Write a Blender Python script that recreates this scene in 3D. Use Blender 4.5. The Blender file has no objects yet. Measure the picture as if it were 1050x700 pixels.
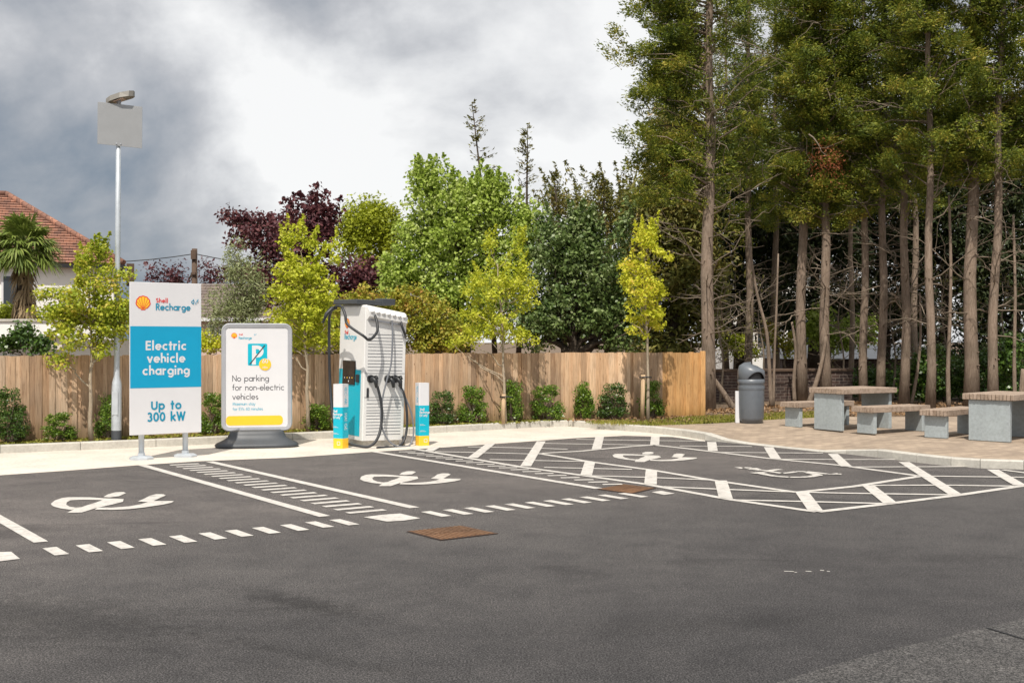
import bpy, math, random
import numpy as np
from mathutils import Vector, Matrix
random.seed(7); rng = np.random.default_rng(11)
R = math.radians
scn = bpy.context.scene
COL = scn.collection
F = 1190.0; CX = 525.0; CY = 350.0; EYE = 1.6
KZ = 0.12                                   # height of the raised bed / paving

def gp(px, py, z=0.0):                      # point of the ground seen at a photo position
    d = F*(EYE-z)/(py-CY)
    return Vector(((px-CX)/F*d, d, z))
def wp(px, py, d):                          # point at depth d
    return Vector(((px-CX)/F*d, d, EYE-(py-CY)/F*d))
def hit(P, D, px, py=350):                  # vertical plane through P along D -> (t, z)
    k = (px-CX)/F
    t = (k*P[1]-P[0])/(D[0]-k*D[1])
    d = P[1]+t*D[1]
    return t, EYE-(py-CY)/F*d

# ------------------------------------------------------------------ mesh builder
class MB:
    def __init__(s): s.v=[]; s.f=[]; s.m=[]; s.sm=[]
    def add(s, vs, fs, m=0, smooth=False):
        o=len(s.v); s.v += [tuple(v) for v in vs]
        for f in fs: s.f.append([i+o for i in f]); s.m.append(m); s.sm.append(smooth)
    def box(s, c, size, ax=None, m=0, bev=0.0):
        # ax: 3 axis vectors
        if ax is None: ax=(Vector((1,0,0)),Vector((0,1,0)),Vector((0,0,1)))
        c=Vector(c); h=[q/2 for q in size]
        if bev<=0:
            vs=[c+ax[0]*(h[0]*i)+ax[1]*(h[1]*j)+ax[2]*(h[2]*k) for k in(-1,1) for j in(-1,1) for i in(-1,1)]
            s.add(vs,[(0,2,3,1),(4,5,7,6),(0,1,5,4),(2,6,7,3),(0,4,6,2),(1,3,7,5)],m)
        else:
            b=bev
            pts=[(-h[0]+b,-h[1]),(h[0]-b,-h[1]),(h[0],-h[1]+b),(h[0],h[1]-b),(h[0]-b,h[1]),(-h[0]+b,h[1]),(-h[0],h[1]-b),(-h[0],-h[1]+b)]
            ins=[(x*(1-b/h[0]),y*(1-b/h[1])) for x,y in pts]
            rings=[(ins,-h[2]),(pts,-h[2]+b),(pts,h[2]-b),(ins,h[2])]
            vs=[c+ax[0]*x+ax[1]*y+ax[2]*z for ring,z in rings for x,y in ring]
            fs=[tuple(range(7,-1,-1)),tuple(range(24,32))]
            for r in range(3):
                for i in range(8):
                    j=(i+1)%8; fs.append((r*8+i,r*8+j,r*8+8+j,r*8+8+i))
            s.add(vs,fs,m)
    def tube(s, pts, rad, n=6, m=0, cap=True):
        pts=[Vector(p) for p in pts]; N=len(pts)
        if not hasattr(rad,'__len__'): rad=[rad]*N
        vs=[]; prev=None
        for i,p in enumerate(pts):
            t=(pts[min(i+1,N-1)]-pts[max(i-1,0)])
            if t.length<1e-9: t=Vector((0,0,1))
            t.normalize()
            if prev is None:
                a=Vector((1,0,0)) if abs(t.x)<.8 else Vector((0,1,0))
                u=(a-t*a.dot(t)).normalized()
            else: 
                u=prev-t*prev.dot(t)
                u=u.normalized() if u.length>1e-6 else Vector((1,0,0))
            prev=u; w=t.cross(u)
            for k in range(n):
                an=2*math.pi*k/n
                vs.append(p+(u*math.cos(an)+w*math.sin(an))*rad[i])
        fs=[]
        for i in range(N-1):
            for k in range(n):
                j=(k+1)%n; fs.append((i*n+k,i*n+j,(i+1)*n+j,(i+1)*n+k))
        s.add(vs,fs,m,True)
        if cap:
            o=len(s.v)-N*n
            s.f.append([o+k for k in range(n-1,-1,-1)]); s.m.append(m); s.sm.append(False)
            s.f.append([o+(N-1)*n+k for k in range(n)]); s.m.append(m); s.sm.append(False)
    def lathe(s, prof, c=(0,0,0), n=32, m=0, smooth=True, sx=1, sy=1):
        vs=[]
        for r,z in prof:
            for k in range(n):
                a=2*math.pi*k/n; vs.append((c[0]+r*sx*math.cos(a),c[1]+r*sy*math.sin(a),c[2]+z))
        fs=[]
        for i in range(len(prof)-1):
            for k in range(n):
                j=(k+1)%n; fs.append((i*n+k,i*n+j,(i+1)*n+j,(i+1)*n+k))
        s.add(vs,fs,m,smooth)
    def poly(s, pts, m=0): s.add(pts,[tuple(range(len(pts)))],m)
    def prism(s, pts, d, m=0):              # pts ring extruded by vector d
        n=len(pts); pts=[Vector(p) for p in pts]; d=Vector(d)
        fs=[tuple(range(n-1,-1,-1)),tuple(range(n,2*n))]+[(i,(i+1)%n,n+(i+1)%n,n+i) for i in range(n)]
        s.add(pts+[p+d for p in pts],fs,m)
    def build(s, name, mats, parent=None, loc=None):
        me=bpy.data.meshes.new(name)
        me.from_pydata(s.v,[],s.f)
        if not isinstance(mats,(list,tuple)): mats=[mats]
        for q in mats: me.materials.append(q)
        me.polygons.foreach_set('material_index',s.m)
        me.polygons.foreach_set('use_smooth',s.sm)
        me.update()
        o=bpy.data.objects.new(name,me); COL.objects.link(o)
        if parent: o.parent=parent
        if loc is not None: o.location=loc
        return o

LAB=set()
def tag(o, label=None, cat=None, group=None, kind=None):
    if label:
        assert label not in LAB or group, label
        LAB.add(label); o['label']=label
    if cat: o['category']=cat
    if group: o['group']=group
    if kind: o['kind']=kind
    return o
def empty(name, loc=(0,0,0), rz=0, label=None, cat=None, group=None):
    o=bpy.data.objects.new(name,None); COL.objects.link(o)
    o.location=loc; o.rotation_euler=(0,0,rz); o.empty_display_size=.2
    return tag(o,label,cat,group)
def copy_tree(o, parent=None):
    c=o.copy(); COL.objects.link(c); c.parent=parent
    for ch in list(o.children): copy_tree(ch,c)
    return c

# ------------------------------------------------------------------ materials
def newmat(name):
    m=bpy.data.materials.new(name); m.use_nodes=True
    nt=m.node_tree; b=nt.nodes['Principled BSDF']
    return m,nt,b
def node(nt,t,**k):
    n=nt.nodes.new(t)
    for a,v in k.items():
        if a=='inp':
            for q,w in v.items(): n.inputs[q].default_value=w
        else: setattr(n,a,v)
    return n
def c4(c): return (c[0],c[1],c[2],1)
def ramp(nt, stops):
    r=nt.nodes.new('ShaderNodeValToRGB'); e=r.color_ramp.elements
    while len(e)<len(stops): e.new(.5)
    for i,(p,c) in enumerate(stops): e[i].position=p; e[i].color=c4(c)
    return r
def mixc(nt, a, b, fac, mode='MIX'):
    n=nt.nodes.new('ShaderNodeMix'); n.data_type='RGBA'; n.blend_type=mode
    for i,v in ((6,a),(7,b),(0,fac)):
        if hasattr(v,'links') or hasattr(v,'is_linked'): nt.links.new(v,n.inputs[i])
        elif i==0: n.inputs[0].default_value=v
        else: n.inputs[i].default_value=c4(v)
    return n.outputs[2]
def noise(nt, scale, detail=4, vec=None, rough=.5, dist=0):
    n=node(nt,'ShaderNodeTexNoise',inp={'Scale':scale,'Detail':detail,'Roughness':rough,'Distortion':dist})
    if vec is not None: nt.links.new(vec,n.inputs['Vector'])
    return n.outputs[0]
def bump(nt,b,h,strength=.3,dist=.01):
    n=node(nt,'ShaderNodeBump',inp={'Strength':strength,'Distance':dist})
    nt.links.new(h,n.inputs['Height']); nt.links.new(n.outputs[0],b.inputs['Normal'])
def objvec(nt, scale=(1,1,1)):
    t=nt.nodes.new('ShaderNodeTexCoord'); mp=nt.nodes.new('ShaderNodeMapping')
    mp.inputs['Scale'].default_value=scale
    nt.links.new(t.outputs['Object'],mp.inputs['Vector']); return mp.outputs[0]
def plain(name,c,rough=.5,metal=0,var=.12,scale=4,bs=0,spec=.5,bscale=60):
    m,nt,b=newmat(name)
    v=objvec(nt); n=noise(nt,scale,5,v,.6)
    r=ramp(nt,[(.3,tuple(q*(1-var) for q in c)),(.7,tuple(min(1,q*(1+var)) for q in c))])
    nt.links.new(n,r.inputs[0]); nt.links.new(r.outputs[0],b.inputs['Base Color'])
    b.inputs['Roughness'].default_value=rough; b.inputs['Metallic'].default_value=metal
    b.inputs['Specular IOR Level'].default_value=spec
    if bs: bump(nt,b,noise(nt,bscale,4,v),bs)
    return m

def mat_asphalt(name,c0,c1,patch=True):
    m,nt,b=newmat(name); v=objvec(nt)
    big=noise(nt,.35,5,v,.6); sp=noise(nt,100,3,v,.85); mid=noise(nt,22,6,v,.85)
    r=ramp(nt,[(.35,c0),(.65,c1)]); nt.links.new(big,r.inputs[0])
    rs=ramp(nt,[(.36,(.12,.12,.12)),(.5,(.86,.86,.86)),(.64,(3.0,2.95,2.9))]); nt.links.new(sp,rs.inputs[0])
    rm=ramp(nt,[(.32,(.68,.68,.69)),(.68,(1.32,1.32,1.31))]); nt.links.new(mid,rm.inputs[0])
    c=mixc(nt,r.outputs[0],rs.outputs[0],1,'MULTIPLY'); c=mixc(nt,c,rm.outputs[0],1,'MULTIPLY')
    rq=ramp(nt,[(.34,(.80,.80,.81)),(.5,(1,1,1)),(.66,(1.16,1.15,1.14))]); nt.links.new(noise(nt,2.2,8,v,.72,.4),rq.inputs[0]); c=mixc(nt,c,rq.outputs[0],1,'MULTIPLY')
    if patch:   # tyre scuffs and oily stains, a streaked noise stretched along the drive
        v2=objvec(nt,(.30,.9,1)); st=noise(nt,1.1,6,v2,.62,.8)
        rp=ramp(nt,[(.60,(1,1,1)),(.72,(.62,.62,.63))]); nt.links.new(st,rp.inputs[0])
        c=mixc(nt,c,rp.outputs[0],1,'MULTIPLY')
        # one oil drip streak
        for (x,y,sx,sy,d,ro) in ((-1.28,7.1,.85,.24,.55,-39),(-2.7,6.7,1.5,.7,.62,-25),(-1.0,5.9,1.1,.12,.75,-33),(1.2,6.6,1.4,.3,.8,12),(3.3,8.6,1.2,.2,.8,5)):
            mp=nt.nodes.new('ShaderNodeMapping'); mp.vector_type='TEXTURE'
            mp.inputs['Location'].default_value=(x,y,0); mp.inputs['Scale'].default_value=(sx,sy,1)
            mp.inputs['Rotation'].default_value=(0,0,R(ro))
            t=nt.nodes.new('ShaderNodeTexCoord'); nt.links.new(t.outputs['Object'],mp.inputs[0])
            ln=node(nt,'ShaderNodeVectorMath',operation='LENGTH'); nt.links.new(mp.outputs[0],ln.inputs[0])
            ad=node(nt,'ShaderNodeMath',operation='ADD'); nt.links.new(ln.outputs['Value'],ad.inputs[0])
            mu=node(nt,'ShaderNodeMath',operation='MULTIPLY_ADD',inp={1:3.2,2:-1.5}); nt.links.new(noise(nt,9,7,v,.8),mu.inputs[0])
            nt.links.new(mu.outputs[0],ad.inputs[1])
            rr=ramp(nt,[(.25,(d,d,d)),(1.0,(1,1,1))]); nt.links.new(ad.outputs[0],rr.inputs[0])
            c=mixc(nt,c,rr.outputs[0],1,'MULTIPLY')
    if patch:   # dusty, warmer tarmac in the bays; foreground shade painted into the colour
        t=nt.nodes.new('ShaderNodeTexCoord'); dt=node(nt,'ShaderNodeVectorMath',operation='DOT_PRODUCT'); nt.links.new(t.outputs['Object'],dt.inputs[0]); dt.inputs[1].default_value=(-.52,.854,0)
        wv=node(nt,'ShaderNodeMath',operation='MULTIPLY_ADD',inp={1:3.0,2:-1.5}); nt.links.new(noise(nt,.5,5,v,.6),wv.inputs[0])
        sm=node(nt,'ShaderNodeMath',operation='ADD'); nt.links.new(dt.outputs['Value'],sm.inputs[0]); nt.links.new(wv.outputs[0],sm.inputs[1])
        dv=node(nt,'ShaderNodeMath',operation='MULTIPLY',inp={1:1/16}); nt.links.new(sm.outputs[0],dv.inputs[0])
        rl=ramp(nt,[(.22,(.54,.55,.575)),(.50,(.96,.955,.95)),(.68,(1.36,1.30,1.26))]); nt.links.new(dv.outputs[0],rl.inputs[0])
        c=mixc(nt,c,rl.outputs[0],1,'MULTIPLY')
    nt.links.new(c,b.inputs['Base Color']); b.inputs['Roughness'].default_value=.9
    b.inputs['Specular IOR Level'].default_value=.25
    bump(nt,b,sp,.5,.004)
    return m
def mat_paint():
    m,nt,b=newmat('road_paint'); v=objvec(nt)
    n=noise(nt,9,8,v,.75); sp=noise(nt,80,3,v,.8)
    r=ramp(nt,[(.32,(.26,.245,.235)),(.43,(.50,.475,.44)),(.7,(.66,.63,.59))]); nt.links.new(n,r.inputs[0])
    rs=ramp(nt,[(.32,(.45,.44,.43)),(.42,(1,1,1))]); nt.links.new(sp,rs.inputs[0])
    nt.links.new(mixc(nt,r.outputs[0],rs.outputs[0],1,'MULTIPLY'),b.inputs['Base Color']); b.inputs['Roughness'].default_value=.75
    bump(nt,b,sp,.5,.004); return m
def mat_concrete(name,c,joints=0,rot=0):
    m,nt,b=newmat(name); v=objvec(nt)
    n=noise(nt,1.3,6,v,.65); n2=noise(nt,22,4,v,.7)
    r=ramp(nt,[(.3,tuple(q*.82 for q in c)),(.7,tuple(q*1.08 for q in c))]); nt.links.new(n,r.inputs[0])
    r2=ramp(nt,[(.3,(.85,.84,.83)),(.6,(1.05,1.05,1.05))]); nt.links.new(n2,r2.inputs[0])
    nt.links.new(mixc(nt,r.outputs[0],r2.outputs[0],1,'MULTIPLY'),b.inputs['Base Color'])
    b.inputs['Roughness'].default_value=.85; bump(nt,b,noise(nt,120,3,v),.35,.004); return m
def mat_paving():
    m,nt,b=newmat('block_paving'); t=nt.nodes.new('ShaderNodeTexCoord'); mp=nt.nodes.new('ShaderNodeMapping')
    mp.inputs['Rotation'].default_value=(0,0,R(-31)); nt.links.new(t.outputs['Object'],mp.inputs[0])
    br=node(nt,'ShaderNodeTexBrick',inp={'Scale':1.0,'Brick Width':.20,'Row Height':.10,'Mortar Size':.004,'Mortar Smooth':.2,'Bias':0})
    br.inputs['Color1'].default_value=(.42,.33,.25,1); br.inputs['Color2'].default_value=(.30,.235,.18,1); br.inputs['Mortar'].default_value=(.17,.14,.11,1)
    nt.links.new(mp.outputs[0],br.inputs['Vector'])
    n=noise(nt,1.2,6,mp.outputs[0],.7); r=ramp(nt,[(.3,(.8,.79,.78)),(.7,(1.15,1.14,1.12))]); nt.links.new(n,r.inputs[0])
    nt.links.new(mixc(nt,br.outputs[0],r.outputs[0],1,'MULTIPLY'),b.inputs['Base Color']); b.inputs['Roughness'].default_value=.9
    bump(nt,b,br.outputs['Fac'],-.4,.004); return m
def mat_wood(name, cols, grain=(9,9,.7), rough=.8, weather=True):
    m,nt,b=newmat(name); g=nt.nodes.new('ShaderNodeNewGeometry'); v=objvec(nt,grain)
    r=ramp(nt,[(i/(len(cols)-1),c) for i,c in enumerate(cols)]); nt.links.new(g.outputs['Random Per Island'],r.inputs[0])
    n=noise(nt,6,6,v,.7,.6); rn=ramp(nt,[(.32,(.58,.52,.47)),(.5,(.98,.97,.96)),(.7,(1.2,1.18,1.15))]); nt.links.new(n,rn.inputs[0])
    c=mixc(nt,r.outputs[0],rn.outputs[0],1,'MULTIPLY')
    if weather:
        v2=objvec(nt,(1,1,.5)); w=noise(nt,1.1,4,v2,.6); rw=ramp(nt,[(.38,(.74,.76,.80)),(.62,(1.1,1.05,1.0))]); nt.links.new(w,rw.inputs[0])
        c=mixc(nt,c,rw.outputs[0],1,'MULTIPLY')
        kn=node(nt,'ShaderNodeTexVoronoi',inp={'Scale':5.5}); kv=objvec(nt,(1.6,1.6,.7)); nt.links.new(kv,kn.inputs['Vector'])
        rk=ramp(nt,[(.035,(.35,.26,.2)),(.09,(1,1,1))]); nt.links.new(kn.outputs['Distance'],rk.inputs[0])
        c=mixc(nt,c,rk.outputs[0],1,'MULTIPLY')
    if weather:   # soil splash and algae stain along the foot of the boards
        t=nt.nodes.new('ShaderNodeTexCoord'); sx=nt.nodes.new('ShaderNodeSeparateXYZ'); nt.links.new(t.outputs['Object'],sx.inputs[0])
        ad=node(nt,'ShaderNodeMath',operation='MULTIPLY_ADD',inp={1:.55}); nt.links.new(noise(nt,3.5,5,objvec(nt,(2,2,.6)),.7),ad.inputs[0]); nt.links.new(sx.outputs[2],ad.inputs[2])
        rf=ramp(nt,[(.40,(.60,.62,.52)),(.68,(1,1,1))]); nt.links.new(ad.outputs[0],rf.inputs[0]); c=mixc(nt,c,rf.outputs[0],1,'MULTIPLY')
    nt.links.new(c,b.inputs['Base Color']); b.inputs['Roughness'].default_value=rough
    b.inputs['Specular IOR Level'].default_value=.2; bump(nt,b,n,.35,.006); return m
def mat_leaf(name, cols, trans=.3, scale=1.3, rough=.55, spec=.35, gain=1.25):
    m,nt,b=newmat(name); g=nt.nodes.new('ShaderNodeNewGeometry'); v=objvec(nt)
    n=noise(nt,scale,4,v,.7)
    a=node(nt,'ShaderNodeMath',operation='MULTIPLY_ADD',inp={1:.55}); nt.links.new(g.outputs['Random Per Island'],a.inputs[0])
    s=node(nt,'ShaderNodeMath',operation='MULTIPLY_ADD',inp={1:gain,2:.225-.5*gain}); nt.links.new(n,s.inputs[0]); nt.links.new(s.outputs[0],a.inputs[2])
    r=ramp(nt,[(i/(len(cols)-1),c) for i,c in enumerate(cols)]); nt.links.new(a.outputs[0],r.inputs[0])
    nt.links.new(r.outputs[0],b.inputs['Base Color']); b.inputs['Roughness'].default_value=rough
    b.inputs['Specular IOR Level'].default_value=spec
    tr=nt.nodes.new('ShaderNodeBsdfTranslucent'); nt.links.new(r.outputs[0],tr.inputs[0])
    mx=node(nt,'ShaderNodeMixShader',inp={0:trans}); out=nt.nodes['Material Output']
    nt.links.new(b.outputs[0],mx.inputs[1]); nt.links.new(tr.outputs[0],mx.inputs[2]); nt.links.new(mx.outputs[0],out.inputs[0])
    return m
def mat_bark(name,c0,c1,sc=(7,7,1.2)):
    m,nt,b=newmat(name); v=objvec(nt,sc); n=noise(nt,5,6,v,.75,.5); v2=objvec(nt); n2=noise(nt,1.1,3,v2)
    r=ramp(nt,[(.3,c0),(.52,tuple((p+q)/2 for p,q in zip(c0,c1))),(.72,c1)]); nt.links.new(n,r.inputs[0])
    rr=ramp(nt,[(.35,(.72,.72,.7)),(.65,(1.15,1.12,1.1))]); nt.links.new(n2,rr.inputs[0])
    c=mixc(nt,r.outputs[0],rr.outputs[0],1,'MULTIPLY')
    kn=node(nt,'ShaderNodeTexVoronoi',inp={'Scale':3.2}); nt.links.new(objvec(nt,(1,1,.8)),kn.inputs['Vector'])
    rk=ramp(nt,[(.05,(.35,.3,.27)),(.10,(1,1,1))]); nt.links.new(kn.outputs['Distance'],rk.inputs[0])
    c=mixc(nt,c,rk.outputs[0],1,'MULTIPLY')
    nt.links.new(c,b.inputs['Base Color']); b.inputs['Roughness'].default_value=.9; b.inputs['Specular IOR Level'].default_value=.15
    bump(nt,b,n,.8,.02); return m
def mat_brick(name,c1,c2,mort,w=.215,h=.075,rot=0,sc=1,vert=True):
    m,nt,b=newmat(name); t=nt.nodes.new('ShaderNodeTexCoord'); mp=nt.nodes.new('ShaderNodeMapping')
    mp.inputs['Rotation'].default_value=(R(90) if vert else 0,0,rot); nt.links.new(t.outputs['Object'],mp.inputs[0])
    br=node(nt,'ShaderNodeTexBrick',inp={'Scale':sc,'Brick Width':w,'Row Height':h,'Mortar Size':.008,'Mortar Smooth':.1})
    br.inputs['Color1'].default_value=c4(c1); br.inputs['Color2'].default_value=c4(c2); br.inputs['Mortar'].default_value=c4(mort)
    nt.links.new(mp.outputs[0],br.inputs['Vector']); n=noise(nt,2,5,objvec(nt),.7)
    r=ramp(nt,[(.3,(.7,.7,.7)),(.7,(1.2,1.2,1.2))]); nt.links.new(n,r.inputs[0])
    nt.links.new(mixc(nt,br.outputs[0],r.outputs[0],1,'MULTIPLY'),b.inputs['Base Color']); b.inputs['Roughness'].default_value=.9
    bump(nt,b,br.outputs['Fac'],-.6,.01); return m

M={}
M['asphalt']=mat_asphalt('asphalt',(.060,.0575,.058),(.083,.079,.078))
M['asphalt_old']=mat_asphalt('asphalt_old',(.055,.0535,.0535),(.069,.067,.066),False)
M['paint']=mat_paint()
M['strip']=mat_concrete('concrete_strip',(.66,.60,.53))
M['kerb']=mat_concrete('kerb_concrete',(.52,.50,.45))
M['slab']=mat_concrete('leg_concrete',(.37,.42,.44))
M['paving']=mat_paving()
M['fence']=mat_wood('fence_boards',[(.44,.285,.17),(.58,.40,.255),(.69,.51,.35),(.50,.355,.235),(.37,.25,.16),(.62,.44,.29)],(9,9,.5))
M['fence_new']=mat_wood('fence_boards_fresh',[(.50,.28,.11),(.60,.36,.16),(.56,.33,.14)],(9,9,.5))
M['stake']=mat_wood('stake_wood',[(.46,.33,.2),(.5,.37,.24)],(9,9,.6),weather=False)
M['slat']=mat_wood('weathered_slats',[(.33,.26,.205),(.39,.31,.25),(.29,.23,.185)],(3,3,3),weather=False)
M['white']=plain('white_panel',(.69,.69,.71),.35,var=.02)
M['cabinet']=plain('cabinet_white',(.74,.735,.72),.4,var=.02)
M['cyan']=plain('panel_blue',(.0,.33,.56),.35,var=.03)
M['cyan2']=plain('panel_turquoise',(.0,.44,.58),.35,var=.03)
M['inkblue']=plain('ink_blue',(.0,.26,.42),.4,var=0)
M['inkcyan']=plain('ink_cyan',(.05,.42,.58),.4,var=0)
M['ink']=plain('ink_dark',(.05,.05,.06),.5,var=0)
M['red']=plain('red_enamel',(.72,.03,.03),.4,var=0)
M['yellow']=plain('yellow_enamel',(.95,.55,.03),.4,var=.03)
M['lamphead']=plain('lamp_housing',(.20,.19,.17),.5,.1,.1)
M['galv']=plain('galvanised_steel',(.52,.56,.60),.42,.35,.12,6,.1)
M['plate']=plain('plate_back',(.33,.34,.35),.5,.25,.05)
M['alu']=plain('aluminium_frame',(.50,.51,.54),.35,.5,.06)
M['rubber']=plain('black_rubber',(.022,.024,.028),.45,var=.2)
M['greycable']=plain('grey_cable',(.16,.17,.19),.45,var=.1)
M['basegrey']=plain('moulded_base',(.055,.062,.072),.5,var=.15,bs=.1)
M['bin']=plain('bin_plastic',(.12,.135,.155),.38,var=.08,scale=9)
M['dark']=plain('dark_gap',(.012,.012,.014),.6,var=.1)
M['darkbox']=plain('dark_cover',(.05,.055,.062),.4,var=.1)
M['screen']=plain('screen_glass',(.01,.01,.012),.08,var=0)
M['rust']=mat_wood('rusty_iron',[(.30,.165,.115),(.36,.205,.145)],(6,6,6),.8)
M['rustdark']=plain('iron_groove',(.06,.035,.025),.8,var=.2)
M['soil']=mat_concrete('soil_litter',(.16,.11,.07))
M['render']=plain('white_render',(.80,.79,.76),.8,var=.05,bs=.1)
M['pink']=plain('pale_pink_render',(.55,.42,.36),.8,var=.06)
M['rooftile']=mat_brick('roof_tile',(.36,.17,.11),(.19,.10,.075),(.08,.04,.03),.22,.16,vert=False)
M['rooftile2']=mat_brick('roof_tile_brown',(.23,.18,.15),(.17,.135,.12),(.05,.04,.04),.25,.3,vert=False)
M['glass']=plain('window_glass',(.03,.04,.05),.08,var=.1)
M['brick']=mat_brick('dark_brick',(.085,.05,.04),(.045,.03,.028),(.16,.13,.11))
M['bark']=mat_bark('conifer_bark',(.15,.11,.08),(.36,.29,.235))
M['bark2']=mat_bark('dark_bark',(.045,.035,.028),(.11,.09,.07))
M['twig']=plain('bare_twig',(.21,.17,.13),.9,var=.25,spec=.1)
M['young']=mat_bark('young_bark',(.30,.24,.17),(.55,.48,.38))
M['pole']=plain('pole_timber',(.10,.065,.045),.85,var=.2)
M['conifer']=mat_leaf('conifer_needles',[(.040,.068,.012),(.115,.160,.022),(.27,.30,.036),(.47,.38,.07)],.34,1.3,gain=2.2)
M['conifer_dark']=mat_leaf('dark_conifer',[(.016,.028,.009),(.030,.046,.013),(.065,.078,.02)],.12,.7)
M['deadneedle']=mat_leaf('dead_needles',[(.22,.06,.02),(.30,.10,.035)],.2)
M['hedge']=mat_leaf('hedge_green',[(.07,.085,.018),(.14,.155,.03),(.22,.20,.045),(.27,.17,.07)],.25,.8)
M['plum']=mat_leaf('purple_plum',[(.035,.012,.018),(.085,.028,.036),(.16,.055,.06),(.21,.10,.09)],.25,1.2)
M['lime']=mat_leaf('lime_tree',[(.19,.23,.02),(.34,.39,.025),(.50,.54,.05)],.38,1)
M['maple']=mat_leaf('green_maple',[(.15,.22,.03),(.29,.40,.05),(.45,.55,.12),(.68,.72,.38)],.36,.9)
M['holly']=mat_leaf('holly_green',[(.040,.075,.020),(.10,.16,.04),(.19,.26,.08),(.55,.62,.34)],.25,1.6,.4,.4,1.6)
M['youngleaf']=mat_leaf('young_yellow_green',[(.22,.27,.02),(.42,.48,.03),(.62,.64,.06),(.80,.76,.18)],.42,2.2)
M['yellowleaf']=mat_leaf('yellow_leaves',[(.32,.40,.02),(.56,.60,.035),(.74,.72,.08),(.74,.50,.12)],.42,2)
M['mapleleft']=mat_leaf('maple_autumn_tips',[(.16,.22,.018),(.31,.39,.03),(.50,.52,.05),(.74,.50,.12)],.38,2.4)
M['olive']=mat_leaf('olive_grey',[(.16,.20,.07),(.30,.34,.15),(.46,.49,.28)],.28,1.6)
M['mixed']=mat_leaf('mixed_shrub',[(.13,.19,.02),(.30,.33,.03),(.46,.39,.06),(.48,.19,.07)],.35,1.5)
M['shrub']=mat_leaf('shrub_leaves',[(.045,.10,.010),(.10,.19,.02),(.19,.30,.035),(.33,.40,.08)],.28,3,.35,.5)
M['shrub_dark']=mat_leaf('shrub_dark_leaves',[(.03,.065,.012),(.06,.12,.018),(.13,.20,.035)],.22,3,.35,.5)
M['palm']=mat_leaf('palm_fronds',[(.08,.13,.025),(.17,.23,.04),(.32,.37,.10)],.28,1.4)
M['palm_dead']=mat_leaf('palm_dead',[(.18,.12,.06),(.40,.30,.18)],.2,1.4)
M['ivy']=mat_leaf('ivy',[(.03,.07,.012),(.07,.14,.02),(.15,.24,.035)],.22,2,.35,.5)
M['grass']=mat_leaf('grass_blades',[(.15,.18,.025),(.27,.28,.045),(.42,.34,.09)],.3,2)
M['litter']=mat_leaf('leaf_litter',[(.14,.08,.04),(.30,.18,.09),(.42,.28,.17)],.1,3)

# ------------------------------------------------------------------ foliage
def unit(a): return a/(np.linalg.norm(a,axis=1)[:,None]+1e-9)
def leaves(name, C, size, mat, parent, aspect=.5, flat=0.0, seed=0, dirs=None, fold=.25, out=None):
    """C (N,3) centres; one folded rhombus per leaf, faces turned loosely up and out of their clump"""
    g=np.random.default_rng(seed); N=len(C)
    nt_=g.normal(size=(N,3))*.62; nt_[:,2]+=.45+flat
    if out is not None: nt_+=out*.75
    nt_=unit(nt_)
    u=g.normal(size=(N,3)) if dirs is None else unit(dirs+g.normal(size=(N,3))*.35)
    w=unit(np.cross(nt_,u)); 
    if dirs is None: u=unit(np.cross(w,nt_))
    nrm=unit(np.cross(u,w))
    s=(size*(.55+.9*g.random(N)))[:,None]
    V=np.empty((N,4,3))
    V[:,0]=C-u*s*.5; V[:,2]=C+u*s*.5
    V[:,1]=C+w*s*aspect*.5+nrm*s*fold*.3; V[:,3]=C-w*s*aspect*.5+nrm*s*fold*.3
    me=bpy.data.meshes.new(name)
    me.vertices.add(4*N); me.loops.add(4*N); me.polygons.add(N)
    me.vertices.foreach_set('co',V.reshape(-1)); me.loops.foreach_set('vertex_index',np.arange(4*N,dtype=np.int32))
    me.polygons.foreach_set('loop_start',np.arange(0,4*N,4,dtype=np.int32))
    me.polygons.foreach_set('loop_total',np.full(N,4,dtype=np.int32))
    me.materials.append(mat); me.update(calc_edges=True)
    o=bpy.data.objects.new(name,me); COL.objects.link(o); o.parent=parent
    return o
def clumps(blobs, n, seed, shell=.55):
    """clump centres in ellipsoids (c, r)"""
    g=np.random.default_rng(seed); vol=np.array([b[1][0]*b[1][2] for b in blobs]); vol=vol/vol.sum()
    out=[]
    for b,k in zip(blobs,np.maximum(1,(vol*n).astype(int))):
        d=g.normal(size=(k,3)); d/=np.linalg.norm(d,axis=1)[:,None]
        r=(shell+(1-shell)*g.random(k))
        out.append(np.array(b[0])+d*r[:,None]*np.array(b[1]))
    return np.vstack(out)
def scatter(Cc, per, rad, seed, squash=.8, want=False):
    g=np.random.default_rng(seed+99); N=len(Cc)
    rr=rad*(.55+.8*g.random(N))
    n=unit(g.normal(size=(N*per,3)))*(g.random(N*per)**.45)[:,None]; n=n.reshape(N,per,3)
    P=Cc[:,None,:]+n*rr[:,None,None]*np.array([1,1,squash])
    return (P.reshape(-1,3),n.reshape(-1,3)) if want else P.reshape(-1,3)
def rel(P, loc): return P-np.array(loc)
def limb(mb, a, b, r0, r1, k=4, wob=.08, m=0, n=5):
    a=Vector(a); b=Vector(b); L=(b-a).length; pts=[]; rad=[]
    for i in range(k+1):
        t=i/k; p=a.lerp(b,t)
        if 0<i<k: p+=Vector((random.gauss(0,1),random.gauss(0,1),random.gauss(0,.6)))*wob*L*.5
        pts.append(p); rad.append(r0+(r1-r0)*t)
    mb.tube(pts,rad,n,m,False)

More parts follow.
